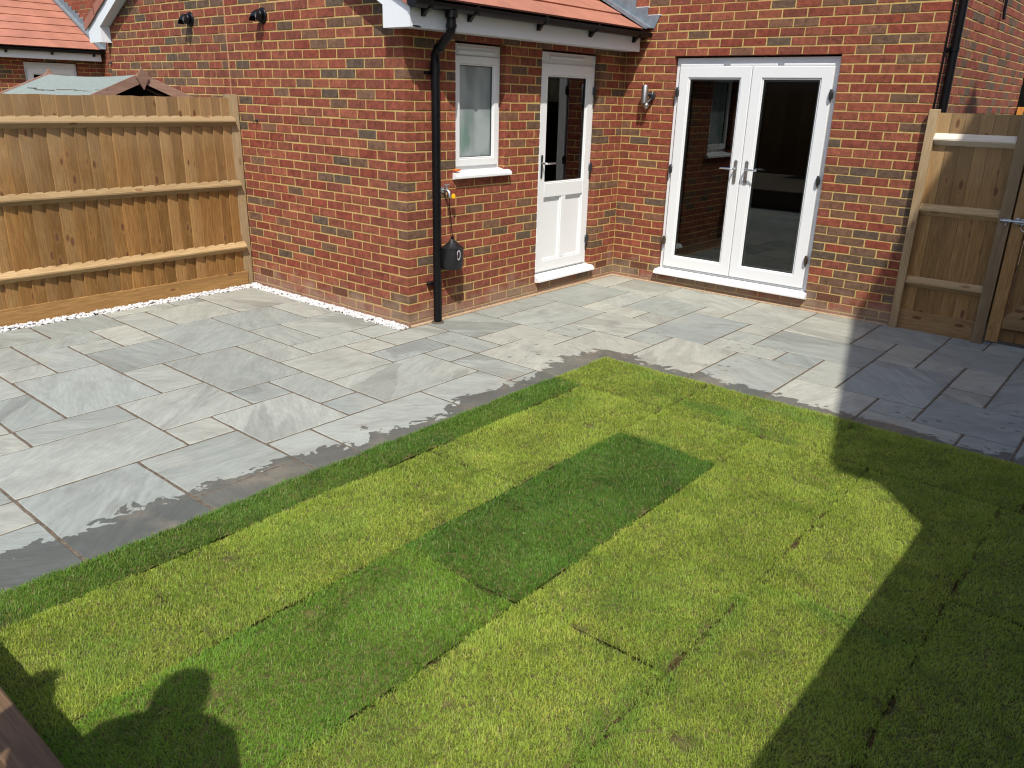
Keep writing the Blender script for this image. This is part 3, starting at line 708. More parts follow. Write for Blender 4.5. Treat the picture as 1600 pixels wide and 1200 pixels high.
        m = MB(); a_, b_ = sorted((X(-.095), X(-.083))); m.box(a_, b_, yb1+.001, -LG-.002, EZ+.013, zt(-.095)-.15); m.build('box_end', M['fascia'], dk)
        L = .30; n = 9
        for i in range(n):
            q0 = xe - i*L*.883; q1 = q0 - L*.883-.012
            if q1 < -r: q1 = -r
            z0_, z1_ = zt(q0)+.045, zt(q1)+.045
            m = MB(); pz = [(X(q0), z0_-.075), (X(q0), z0_+.014), (X(q1), z1_+.004), (X(q1), z1_-.083)]
            m.prism(pz, yb0-.022, yb0-.012, 'y')
            m.prism([(X(q0), z0_+.012), (X(q0), z0_+.020), (X(q1), z1_+.010), (X(q1), z1_+.002)], yb0-.022, -LG+.02, 'y')
            m.build('verge_cap', M['tile_cap'], dk)
    m = MB(); m.box(ox+.168, ox+.19, -LG-.082, -.065, EZ, ze-.045, .002); m.box(ox+.003, ox+.168, -LG-.082, -.065, EZ+.004, EZ+.012); m.build('fascia', M['fascia'], dk)
    # gutter
    gm = MB(); prof = []; rr = .050; gx, gz = ox+.243, 2.43
    for k in range(13): a_ = math.pi + math.pi*k/12; prof.append((gx+rr*math.cos(a_), gz+rr*math.sin(a_)))
    for k in range(12, -1, -1): a_ = math.pi + math.pi*k/12; prof.append((gx+(rr-.003)*math.cos(a_), gz+(rr-.003)*math.sin(a_)))
    gm.prism(prof, -LG-.13, -.012, 'y'); gm.lathe([(rr+.002, -.004), (rr+.002, .012)], (gx, -LG-.13, gz), 'y', 24)
    gt = gm.build('gutter', M['black'], H)
    for y in (-3.0, -2.52, -1.68, -.93, -.20):
        m = MB(); m.prism([(ox+.1905, 2.42), (ox+.1905, 2.335), (ox+.205, 2.335), (ox+.24, 2.372), (ox+.285, 2.385), (ox+.297, 2.44), (ox+.29, 2.44), (ox+.27, 2.39), (ox+.235, 2.378)], y-.016, y+.016, 'y'); m.build('bracket', M['black'], gt)
    # lead flashing stepped into the rear wall
    m = MB(); y_ = -.006
    pts = [(ox+.33, 2.475), (ox+.255, 2.462)]
    m.prism([(ox+.26, 2.462), (ox-r, 2.462+sl_*(r+.26)), (ox-r, 2.462+sl_*(r+.26)+.05), (ox+.30, 2.475)], -.10, -.088, 'y')
    st = [(ox+.30, 2.468)]; x = .36; z = 2.59
    while x > -r:
        st.append((ox+x, z)); x2 = x-.075/sl_; st.append((ox+x2+.0, z)); x = x2; z += .075
    st.append((ox-r, 2.462+sl_*(r+.26)))
    m.prism(st, y_-.004, y_, 'y')
    m.prism([(ox+.27, 2.466), (ox-r, 2.466+sl_*(r+.27)), (ox-r, 2.475+sl_*(r+.27)), (ox+.285, 2.478)], -.095, y_-.0045, 'y')
    m.build('lead_flashing', M['lead'], dk)
    m = MB(); x = .355; z = 2.59
    for i in range(8):
        m.box(ox+x-.145, ox+x+.012, -.006, .004, z-.006, z+.006, .002); x -= .075/sl_; z += .075
    m.build('pointing', M['pebble'], dk)
    # main roof far above
    m = MB(); m.prism([(-.35, 5.05), (-.35, 5.15), (3.7, 7.6), (7.75, 5.15), (7.75, 5.05)], ox-7.8, ox+3.05, 'x'); m.build('main_roof', M['tile'], H)
    # rooms
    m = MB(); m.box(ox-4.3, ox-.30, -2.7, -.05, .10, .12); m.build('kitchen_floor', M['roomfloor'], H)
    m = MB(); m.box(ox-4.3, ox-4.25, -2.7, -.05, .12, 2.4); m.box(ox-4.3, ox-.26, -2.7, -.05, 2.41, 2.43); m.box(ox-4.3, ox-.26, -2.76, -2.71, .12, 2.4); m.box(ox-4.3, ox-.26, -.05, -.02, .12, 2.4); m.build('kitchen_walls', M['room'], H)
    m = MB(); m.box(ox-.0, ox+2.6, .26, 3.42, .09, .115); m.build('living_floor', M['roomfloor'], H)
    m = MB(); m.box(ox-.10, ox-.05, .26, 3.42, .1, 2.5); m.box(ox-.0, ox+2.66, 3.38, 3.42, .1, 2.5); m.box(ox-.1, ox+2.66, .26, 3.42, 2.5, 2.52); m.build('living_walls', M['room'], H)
    french_doors(H, ox); back_door(H, ox); window(H, ox)
    zc = zk(1)+.0325
    if near:
        for x in (-.895, -2.02): air_brick(gw, 'y', (ox+x, -LG-.0, zc), -1)
        for y in (-2.4625+.0, -.221): air_brick(sw, 'x', (ox, y, zc), 1)
        for x in (.335, 2.355): air_brick(rw, 'y', (ox+x, 0, zc), -1)
    return H

def drop_bricks(ox):
    pass
# air-brick positions must be left empty in course 1
_course = course
AIR = [('y', -LG, -.895), ('y', -LG, -2.02), ('x', 0., -2.4625), ('x', 0., -.221), ('y', 0., .335), ('y', 0., 2.355)]
def course(bricks, axis, face, out, u0, u1, k, perps, rnd, pbf, holes=(), depth=.1025, endx=None):
    holes = list(holes)
    if k == 1:
        for a, f, u in AIR:
            if a == axis and abs(f-face) < 1e-6: holes.append((u-.1125, u+.1125, zk(1)-.01, zk(1)+.075))
    _course(bricks, axis, face, out, u0, u1, k, perps, rnd, pbf, holes, depth, endx)

house = build_house(0, 'red brick house with a white half-glazed door and white french doors at the inner corner', True)
house2 = build_house(-11.75, 'neighbouring brick house with an orange tiled lean-to roof beyond the shed', False)

# ------------------------------------------------------------------ rainwater pipes
dp = thing('downpipe', 'black round downpipe with a swan neck at the outer brick corner', 'downpipe', (.06, -2.745, 0))
m = MB(); m.tube([(.062, -2.745, 0), (.062, -2.75, 2.07)], .034, 20); m.build('pipe', M['black'], dp)
m = MB(); m.tube([(.062, -2.75, 2.05), (.063, -2.75, 2.095), (.078, -2.748, 2.125), (.222, -2.757, 2.235), (.240, -2.76, 2.262), (.243, -2.76, 2.30), (.243, -2.76, 2.39)], .034, 18); m.build('swan_neck', M['black'], dp)
for z in (2.02,): m = MB(); m.tube([(.062, -2.75, z-.045), (.062, -2.75, z+.03)], .040, 20); m.build('collar', M['black'], dp)
m = MB(); m.tube([(.092, -2.748, 2.136), (.115, -2.75, 2.153)], .0395, 18); m.build('collar', M['black'], dp); m = MB(); m.tube([(.242, -2.76, 2.275), (.243, -2.76, 2.305)], .0395, 18); m.build('collar', M['black'], dp); m = MB(); m.tube([(.243, -2.76, 2.345), (.243, -2.76, 2.392)], .046, 18); m.build('collar', M['black'], dp)
for z in (1.97, .335):
    m = MB(); m.tube([(.062, -2.748, z-.014), (.062, -2.748, z+.014)], .0385, 18); m.box(.001, .028, -2.815, -2.685, z-.012, z+.012, .003)
    m.tube([(.022, -2.808, z), (.05, -2.808, z)], .007, 8); m.build('clip', M['black'], dp)
m = MB(); m.tube([(.062, -2.745, .0), (.062, -2.745, .012)], .052, 16); m.build('socket', M['joint'], dp)
dp2 = thing('downpipe', 'black downpipe at the far right corner of the brick house above the fence', 'downpipe', (2.975, .13, 0))
m = MB(); m.tube([(2.968, .14, 0), (2.968, .14, 3.0)], .034, 16); m.build('pipe', M['black'], dp2)
for z in (.6, 2.25): m = MB(); m.tube([(2.968, .14, z-.014), (2.968, .14, z+.014)], .039, 16); m.box(2.916, 2.94, .08, .2, z-.012, z+.012, .002); m.build('clip', M['black'], dp2)
m = MB(); m.box(2.9165, 2.93, .035, .05, 1.0, 3.0, .002); o = m.build('cable_conduit', M['black'])
o['label'] = 'thin black conduit beside the downpipe on the far right corner'; o['category'] = 'conduit'
m = MB(); m.tube([(2.945, 1.79, 3.0), (2.945, 1.79, 2.66), (2.955, 1.79, 2.60)], .014, 10); o = m.build('overflow_pipe', M['black'])
o['label'] = 'short thin black pipe end on the side wall, top right'; o['category'] = 'pipe'

# ------------------------------------------------------------------ small fittings
def vent_hood(x, z, label):
    v = thing('vent_hood', label, 'vent', (x, -LG, z), 'round extractor outlets on the gable')
    m = MB(); m.lathe([(.066, 0), (.066, -.006), (.060, -.014), (.044, -.018), (.03, -.018)], (x, -LG, z), 'y', 28); m.build('flange', M['black'], v)
    m = MB(); m.lathe([(.044, -.018), (.044, -.05)], (x, -LG, z), 'y', 24)
    # half round cowl turned downwards
    n = 10; vs = []; fs = []
    for i in range(n+1):
        a = (i/n)*math.pi*.5
        yy = -.04 - .062*math.sin(a); zz = .052*math.cos(a) - .006
        for k in range(13):
            b = -math.pi/2 + math.pi*k/12
            r_ = .052
            vs.append((x + r_*math.sin(b)*1.0, -LG + yy*1.0 - .001*k*0, z + zz*math.cos(b)*1.0 - (1-math.cos(b))*.045))
    for i in range(n):
        for k in range(12): fs.append((i*13+k, i*13+k+1, (i+1)*13+k+1, (i+1)*13+k))
    m.add(vs, fs, 0, True); m.build('cowl', M['black'], v, fix=False)
vent_hood(-2.955, 2.43, 'black round extractor hood on the gable, left one above the fence and shed')
vent_hood(-1.765, 2.415, 'black round extractor hood on the gable, right one nearer the eave')

wl = thing('wall_light', 'stainless steel cylinder wall light with sensor between the white doors', 'wall light', (.34, 0, 1.86))
m = MB(); m.lathe([(.030, 0), (.030, -.012), (.020, -.018)], (.345, 0, 1.855), 'y', 20); m.box(.322, .368, -.045, -.010, 1.815, 1.895, .008); m.build('back_plate', M['blackm'], wl)
m = MB(); m.tube([(.345, -.03, 1.87), (.310, -.075, 1.87)], .018, 12); m.tube([(.342, -.03, 1.83), (.322, -.06, 1.79)], .014, 12); m.build('arm', M['blackm'], wl)
m = MB(); m.lathe([(.029, 0), (.033, .004), (.033, .165), (.030, .170), (.025, .166)], (.298, -.085, 1.785), 'z', 24); m.build('lamp_tube', M['steel'], wl)
m = MB(); m.lathe([(.004, -.034), (.016, -.029), (.024, -.016), (.027, 0), (.024, .014), (.015, .024)], (.318, -.074, 1.765), 'z', 20); m.build('sensor', M['steel'], wl)

tap = thing('outside_tap', 'silver outside tap on the brick wall between downpipe and window', 'tap', (0, -2.62, 1.07))
m = MB(); m.lathe([(.024, 0), (.024, .006), (.012, .01)], (0, -2.62, 1.085), 'x', 16); m.tube([(.005, -2.62, 1.085), (.055, -2.62, 1.085), (.075, -2.62, 1.075), (.082, -2.62, 1.05), (.082, -2.62, 1.03)], [.010, .013, .013, .012, .011], 12); m.build('body', M['galv'], tap)
m = MB(); m.tube([(.05, -2.62, 1.09), (.05, -2.62, 1.125)], .007, 10); m.tube([(.05, -2.648, 1.127), (.05, -2.592, 1.127)], .006, 10); m.build('handle', M['galv'], tap)
m = MB(); m.lathe([(.018, -.02), (.020, -.008), (.014, .012), (.006, .016)], (.072, -2.565, 1.04), 'z', 16); o = m.build('hose_cap', M['yellow'])
o['label'] = 'yellow plastic cap hanging beside the outside tap'; o['category'] = 'cap'
bag = thing('tap_cover_bag', 'black quilted fabric tap cover hanging on a cord beside the downpipe', 'bag', (.09, -2.605, .45))
prof = [(.055, 0), (.092, .006), (.103, .03), (.106, .09), (.104, .15), (.100, .178), (.101, .182), (.082, .192), (.045, .222), (.014, .248), (.008, .262)]
m = MB(); n = 36; vs = []; fs = []
rb = random.Random(4)
PH = [rb.uniform(0, 6.28) for _ in range(6)]
for i, (r, h) in enumerate(prof):
    for k in range(n):
        a = 2*math.pi*k/n; q = 1 + .05*math.sin(3*a+PH[0]+h*9)*(h < .17) + .03*math.sin(7*a+PH[1]-h*22) + .02*math.sin(11*a+PH[2]+h*30)
        vs.append((.098 + r*.82*q*math.cos(a), -2.605 + r*q*math.sin(a), .445+h))
for i in range(len(prof)-1):
    for k in range(n): fs.append((i*n+k, i*n+(k+1) % n, (i+1)*n+(k+1) % n, (i+1)*n+k))
fs.append(tuple(range(n))[::-1]); m.add(vs, fs, 0, True); m.build('bag_body', M['bag'], bag)
m = MB(); m.tube([(.10, -2.605, .700), (.098, -2.606, .74), (.090, -2.612, .85), (.083, -2.618, .95), (.080, -2.62, 1.03)], .0035, 6)
m.tube([(.10, -2.605, .69), (.10, -2.605, .715)], .012, 10); m.build('cord', M['black'], bag)
m = MB(); cx, cy = .098+.082*math.cos(.0), -2.622
for k, (rx, rz, dd) in enumerate(((.020, .042, .0), )):
    vs = []; 
    for i in range(20):
        a = 2*math.pi*i/20; vs.append((.098+.0875*math.sqrt(max(0, 1-((cy+rx*math.cos(a)+2.605)/.104)**2))+.004, cy+rx*math.cos(a), .575+rz*math.sin(a)))
    for i in range(20):
        a = 2*math.pi*i/20; vs.append((.098+.0875*math.sqrt(max(0, 1-((cy+.012*math.cos(a)+2.605)/.104)**2))+.004, cy+.012*math.cos(a), .575+.032*math.sin(a)))
    m.add(vs, [(i, (i+1) % 20, 20+(i+1) % 20, 20+i) for i in range(20)])
m.build('badge', M['logo'], bag, fix=False)
m = MB(); m.box(-.035, .028, -2.485, -2.43, 1.224, 1.243, .004); m.v = [(x, y, z) for x, y, z in m.v]; o = m.build('packer', M['orange'])
o['label'] = 'small orange plastic packer left on the white window sill'; o['category'] = 'packer'
def hook(x, z, label):
    m = MB(); m.box(x-.012, x+.012, -LG-.012, -LG+.0, z-.014, z+.014, .003); m.tube([(x, -LG-.005, z), (x, -LG-.035, z-.004), (x+.002, -LG-.04, z-.03)], .005, 8)
    o = m.build('wall_hook', M['blackm']); o['label'] = label; o['category'] = 'hook'
hook(-1.97, 1.555, 'small dark hook on the gable wall just right of the fence post')
hook(-4.70, 2.06, 'small dark cable stub at the far left edge of the gable')

# ------------------------------------------------------------------ fences
def feather(w_, h, t0, t1, axis):
    """tapered board, width along axis, height z, wedge section; face towards +"""
    m = MB(); s = MB()
    if axis == 'y': pts = [(0, -w_/2), (t0, -w_/2), (t1, w_/2), (0, w_/2)]; s.prism([(p[0], p[1]) for p in pts], 0, h, 'z')
    else: pts = [(-w_/2, 0), (-w_/2, -t0), (w_/2, -t1), (w_/2, 0)]; s.prism(pts, 0, h, 'z')
    return s
def arris(axis, a0, a1, c, z, sz=.048):
    m = MB()
    if axis == 'y': m.prism([(c, z-sz), (c+sz, z-.006), (c+sz, z+.006), (c, z+sz)], a0, a1, 'y')
    else: m.prism([(c, z-sz), (c-sz, z-.006), (c-sz, z+.006), (c, z+sz)], a0, a1, 'x')
    return m
FX = -2.27
def fence_y(x, y_near, y_far, label, sgn=1, full=True):
    F = thing('fence', label, 'fence', (x, y_far, 0))
    rnd = random.Random(int(x*10)+3)
    mesh_v = []
    for v in range(6):
        b = feather(.122, 1.60+0, .018, .005, 'y'); j = random.Random(v)
        b.v = [(px_*sgn, py_, pz if pz < .1 else pz + j.uniform(-.004, .004)) for px_, py_, pz in b.v]
        me = b.mesh('board', M['board'] if v % 3 else M['board_pale']); mesh_v.append(me)
    y = y_far-.06; i = 0
    while y > y_near:
        o = inst('board', mesh_v[rnd.randrange(6)], F, (x+sgn*(.004*(i % 2)*0+rnd.uniform(0, .003)), y, .142))
        o.rotation_euler = (0, 0, sgn*.095+rnd.uniform(-.035, .035)); o.scale.y = rnd.uniform(.96, 1.04)
        y -= .1005; i += 1
    for z in (1.54, .968, .385):
        yy = y_far
        while yy > y_near:
            y2 = max(yy-2.9, y_near); m = arris('y', y2, yy, x+.014, z) if sgn > 0 else MB().prism([(x-.014, z-.048), (x-.062, z-.006), (x-.062, z+.006), (x-.014, z+.048)], y2, yy, 'y')
            m.build('rail', M['rail_y'], F, origin=(x, yy, z)); yy = y2-.003
    yy = y_far
    while yy > y_near:
        y2 = max(yy-3.0, y_near); m = MB(); m.box(x-.004 if sgn > 0 else x-.028, x+.028 if sgn > 0 else x+.004, y2, yy, -.10, .142, .003); m.build('gravel_board', M['gravel_board'], F, origin=(x, yy, .05)); yy = y2-.003
    return F
F1 = fence_y(FX+.03-.02, -7.3, -3.09, 'weathered feather-edge timber fence along the left of the patio')
m = MB(); x0 = FX-.075
m.prism([(x0+.0, -.2), (x0+.0, 1.775), (x0+.1, 1.775), (x0+.1, -.2)], -3.115, -3.03, 'y')
m.v = [(x, y, z) for x, y, z in m.v]; m.build('post', M['post'], F1, origin=(x0+.05, -3.07, 0))
for y in (-5.98,):
    m = MB(); m.box(x0-.06, x0+.035, y-.05, y+.05, -.2, 1.75, .003); m.build('post', M['post'], F1, origin=(x0, y, 0))

# right hand fence panel beside the french doors
F2 = thing('fence', 'short half-shaded timber fence panel between the brick corner and the gate', 'fence', (3.2, 0, 0))
bms = []
for v in range(4):
    b = feather(.0985, 1.61, .018, .010, 'x'); bms.append(b.mesh('board', M['gate']))
x = 2.99; rnd = random.Random(2)
while x < 3.60:
    o = inst('board', bms[rnd.randrange(4)], F2, (x+.04, .012, .165)); o.rotation_euler = (0, 0, -.05+rnd.uniform(-.02, .02)); x += .1015
for z in (1.575, 1.02, .415): arris('x', 2.975, 3.575, -.003, z, .046).build('rail', M['rail_top'] if z > 1.5 else M['rail_x'], F2, label='pale top rail' if z > 1.5 else None, origin=(3.0, 0, z))
m = MB(); m.box(2.975, 3.57, -.018, .012, -.1, .165, .003); m.build('gravel_board', M['gravel_board_x'], F2, origin=(3.0, 0, .05))
m = MB(); m.box(2.918, 2.985, -.058, .03, -.1, 1.80, .003); m.build('post', M['post'], F2, origin=(2.95, 0, 0))
m = MB(); m.box(3.568, 3.652, -.070, .03, -.1, 1.80, .003); m.build('post', M['post'], F2, origin=(3.61, 0, 0))

G = thing('garden_gate', 'closed timber ledged garden gate at the right edge with a galvanised bolt', 'gate', (4.1, 0, 0))
m = MB(); m.box(3.664, 3.757, -.060, -.022, .035, 1.79, .003); m.build('stile', M['gate'], G, origin=(3.71, 0, 0))
m = MB(); m.box(4.50, 4.60, -.060, -.022, .035, 1.79, .003); m.build('stile', M['gate'], G, origin=(4.55, 0, 0))
for z in (.155, .90, 1.62): m = MB(); m.box(3.758, 4.499, -.056, -.021, z, z+.095, .003); m.build('ledge', M['gate_x'], G, origin=(3.9, 0, z))
for z0, z1 in ((.252, .898), (.997, 1.617)):
    m = MB(); a, b = (3.762, z0), (4.495, z1); m.prism([(a[0], a[1]), (a[0]+.11, a[1]), (b[0], b[1]-.0), (b[0]-.11, b[1])], -.055, -.0215, 'y'); m.build('brace', M['gate_x'], G, origin=(4.0, 0, z0))
m = MB(); m.box(-.048, .048, -.009, .009, 0, 1.74, .002); me = m.mesh('board', M['gate'])
for k in range(9): inst('board', me, G, (3.715+k*.1, -.010, .045))
m = MB(); m.box(4.62, 4.72, -.07, .03, -.1, 1.82, .003); m.build('post', M['post'], G, origin=(4.67, 0, 0))
m = MB(); m.box(3.60, 3.66, -.078, -.0715, .985, 1.012, .002); m.build('keep', M['galv'], G)
m = MB(); m.box(3.675, 3.86, -.066, -.0605, .975, 1.022, .002); m.box(3.69, 3.715, -.088, -.066, .980, 1.03, .003); m.box(3.83, 3.85, -.088, -.066, .980, 1.018, .003); m.build('bolt_plate', M['galv'], G)
m = MB(); m.tube([(3.585, -.082, .999), (3.87, -.082, .999)], .0085, 10); m.tube([(3.628, -.082, .985), (3.628, -.084, .962)], .006, 8); m.build('bolt', M['galv'], G)
m = MB(); pts = [(3.765+.030*math.sin(a), -.090, .962+.032*math.cos(a)) for a in np.linspace(0, 2*math.pi, 22)]; m.tube(pts, .0035, 8, caps=False); m.build('ring', M['galv'], G)

m = MB(); m.box(2.935, 3.02, 3.60, 3.68, -.1, 1.845, .003); o = m.build('timber_post', M['orangewood']); o['label'] = 'sunlit orange timber post at the far end of the side passage'; o['category'] = 'post'
m = MB(); m.box(2.5, 3.03, 3.85, 3.9, -.1, 2.7, .005); o = m.build('dark_panel', M['dark']); o['label'] = 'dark panel standing beyond the far end of the side passage'; o['category'] = 'panel'
m = MB(); m.box(2.92, 5.2, .5, 6.0, -.35, -.01); struct(m.build('side_path', M['joint']))

# ------------------------------------------------------------------ shed behind the fence
sh = thing('garden_shed', 'brown timber shed with a pale green felt roof behind the left fence', 'shed', (-3.7, -3.7, 0))
AY, AZ = -3.70, 1.905; SX0, SX1 = -4.67, -2.66; hw = .66; ss = .415
m = MB(); m.prism([(AY-.52, -.05), (AY-.52, AZ-.05-.52*ss), (AY, AZ-.05), (AY+.52, AZ-.05-.52*ss), (AY+.52, -.05)], SX0+.12, SX1-.16, 'x'); m.build('wall', M['shedwood'], sh)
n = 14; m = MB(); vs = []
for i in range(n+1):
    x = SX0+.02+(SX1-SX0-.04)*i/n; sg_ = -.022*math.sin(math.pi*i/n)
    for (yy, zz) in ((AY-hw, AZ-hw*ss), (AY-.02, AZ-.005), (AY, AZ+.002), (AY+.02, AZ-.005), (AY+hw, AZ-hw*ss)): vs.append((x, yy, zz+sg_+.012))
for i in range(n+1):
    x = SX0+.02+(SX1-SX0-.04)*i/n; sg_ = -.022*math.sin(math.pi*i/n)
    for (yy, zz) in ((AY-hw, AZ-hw*ss), (AY-.02, AZ-.005), (AY, AZ+.002), (AY+.02, AZ-.005), (AY+hw, AZ-hw*ss)): vs.append((x, yy, zz+sg_-.006))
fs = []
o5 = 5*(n+1)
for i in range(n):
    for k in range(4): fs += [(i*5+k, (i+1)*5+k, (i+1)*5+k+1, i*5+k+1), (o5+i*5+k, o5+i*5+k+1, o5+(i+1)*5+k+1, o5+(i+1)*5+k)]
    fs += [(i*5, o5+i*5, o5+(i+1)*5, (i+1)*5), (i*5+4, (i+1)*5+4, o5+(i+1)*5+4, o5+i*5+4)]
m.add(vs, fs); m.build('roof', M['felt'], sh)
m = MB()
for i in range(8):
    x = SX0+.25+i*.22; yy = AY-.31-.02*math.sin(i*1.3); zz = AZ+.012-(abs(yy-AY))*ss-.022*math.sin(math.pi*(x-SX0)/(SX1-SX0)); m.box(x, x+.222, yy-.006, yy+.004, zz+.0, zz+.006)
m.build('felt_lap', M['joint'], sh)
for xx, lb in ((SX1-.018, 1), (SX0, 0)):
    for sg_ in (-1, 1):
        m = MB(); p0 = (AY, AZ+.03); p1 = (AY+sg_*(hw+.02), AZ+.03-(hw+.02)*ss); m.prism([p0, p1, (p1[0], p1[1]-.085), (p0[0], p0[1]-.085)], xx, xx+.018, 'x'); m.build('barge_board', M['shedwood'], sh)
    m = MB(); m.prism([(AY, AZ+.075), (AY+.058, AZ-.01), (AY, AZ-.115), (AY-.058, AZ-.01)], xx+.0185, xx+.034, 'x'); m.build('finial', M['shedwood'], sh)
m = MB(); m.prism([(AY-.5, AZ-.09-.5*ss), (AY, AZ-.07), (AY+.5, AZ-.09-.5*ss)], SX1-.155, SX1-.15, 'x'); m.build('gable_shade_sheet', M['dark'], sh)  # near-black sheet standing in for the shade under the shed gable
m = MB(); m.box(-20, -2.3, -12, .0, -.2, -.02); struct(m.build('neighbour_lawn', M['thatch']))

# ------------------------------------------------------------------ gravel along fence and gable
def gravel():
    rnd = random.Random(5); m = MB()
    ph = (1+5**.5)/2
    ico = [(-1, ph, 0), (1, ph, 0), (-1, -ph, 0), (1, -ph, 0), (0, -1, ph), (0, 1, ph), (0, -1, -ph), (0, 1, -ph), (ph, 0, -1), (ph, 0, 1), (-ph, 0, -1), (-ph, 0, 1)]
    icf = [(0, 11, 5), (0, 5, 1), (0, 1, 7), (0, 7, 10), (0, 10, 11), (1, 5, 9), (5, 11, 4), (11, 10, 2), (10, 7, 6), (7, 1, 8), (3, 9, 4), (3, 4, 2), (3, 2, 6), (3, 6, 8), (3, 8, 9), (4, 9, 5), (2, 4, 11), (6, 2, 10), (8, 6, 7), (9, 8, 1)]
    def stone(x, y, z, r):
        a = rnd.uniform(0, 6.28); sx, sy, sz = rnd.uniform(.8, 1.35), rnd.uniform(.7, 1.1), rnd.uniform(.55, .9); t = rnd.uniform(-.6, .6)
        vs = []
        for p in ico:
            q = [c/1.902*r*rnd.uniform(.8, 1.15) for c in p]; q = (q[0]*sx, q[1]*sy, q[2]*sz)
            q = (q[0]*math.cos(t)+q[2]*math.sin(t), q[1], -q[0]*math.sin(t)+q[2]*math.cos(t))
            vs.append((x+q[0]*math.cos(a)-q[1]*math.sin(a), y+q[0]*math.sin(a)+q[1]*math.cos(a), z+q[2]))
        m.add(vs, icf)
    def strip(n, f):
        for i in range(n):
            u, v = rnd.random(), rnd.random(); x, y = f(u, v); e = 1-abs(v-.5)*1.2
            stone(x, y, -.012+rnd.uniform(0, .026)*e + .01*e, rnd.uniform(.0095, .0185))
    strip(1900, lambda u, v: (-2.225+v*.105, -3.03-u*4.0))
    strip(1400, lambda u, v: (-2.2+u*2.2, -3.022-v*(.100-.012*u)))
    for i in range(26): stone(rnd.uniform(-2.1, 0), -3.13-abs(rnd.gauss(0, .02)), .006, .009)
    o = m.build('gravel', M['pebble'], fix=False); o['kind'] = 'stuff'; o['label'] = 'white pebbles filling the gap along fence and gable'
gravel()
m = MB(); m.box(-2.25, -2.118, -7.2, -3.0, -.2, -.018); m.box(-2.25, .0, -3.1175, -3.0, -.2, -.0185); struct(m.build('gravel_bed', M['joint']))

# ------------------------------------------------------------------ lawn
lawn = thing('lawn', None, None, (3.2, -4.8, 0), kind='structure')
m = MB(); m.box(1.652, 5.6, -6.886, -2.598, -.3, -.016); m.build('soil', M['soil'], lawn)
TURF = []  # x0,x1,y0,y1,kind
TURF += [(1.645, 1.88, -6.86, -4.9, 'g_edge'), (1.645, 1.88, -4.9, -3.2, 'g_edge'), (1.645, 2.49, -3.19, -2.575, 'g_light'),
         (1.885, 2.492, -6.86, -6.215, 'g_light'), (1.885, 2.492, -6.21, -4.62, 'g_light'), (1.885, 2.492, -4.61, -3.20, 'g_light'),
         (2.50, 3.105, -6.86, -5.355, 'g_mid'), (2.50, 3.105, -5.345, -3.70, 'g_dark'), (2.50, 3.105, -3.695, -3.19, 'g_light'),
         (3.112, 3.722, -6.86, -5.32, 'g_light'), (3.112, 3.722, -5.31, -3.605, 'g_light'), (3.112, 3.722, -3.60, -3.20, 'g_light'),
         (3.73, 4.335, -6.86, -4.585, 'g_light'), (3.73, 4.335, -4.575, -3.2, 'g_light'),
         (4.342, 4.95, -6.86, -4.2, 'g_light'), (4.342, 4.95, -4.19, -3.2, 'g_light'),
         (2.498, 3.46, -3.185, -2.575, 'g_light'), (3.465, 4.42, -3.19, -2.575, 'g_light'), (4.425, 5.4, -3.19, -2.575, 'g_light'), (4.957, 5.5, -6.86, -3.2, 'g_light')]
HOLES = [(2.72, -6.35, .03), (3.92, -5.54, .045), (3.94, -5.11, .02), (2.33, -3.75, .05), (2.15, -4.95, .03), (2.05, -5.9, .035), (3.3, -5.9, .03), (2.6, -5.9, .03), (1.93, -3.42, .04), (3.55, -4.5, .02), (2.05, -3.1, .02)]
PATCH = [(2.75, -3.02, .34, .09, .75), (3.05, -3.12, .25, .07, .6), (3.2, -2.72, .3, .12, .5), (2.2, -2.75, .22, .1, .3), (3.75, -4.9, .07, .3, .45), (3.72, -5.6, .07, .5, .5), (4.05, -4.62, .25, .05, .5), (2.15, -5.55, .18, .3, .3), (3.4, -5.0, .25, .2, .3), (2.0, -3.6, .12, .25, .35), (3.2, -6.2, .2, .25, .25), (2.3, -6.5, .2, .12, .35)]
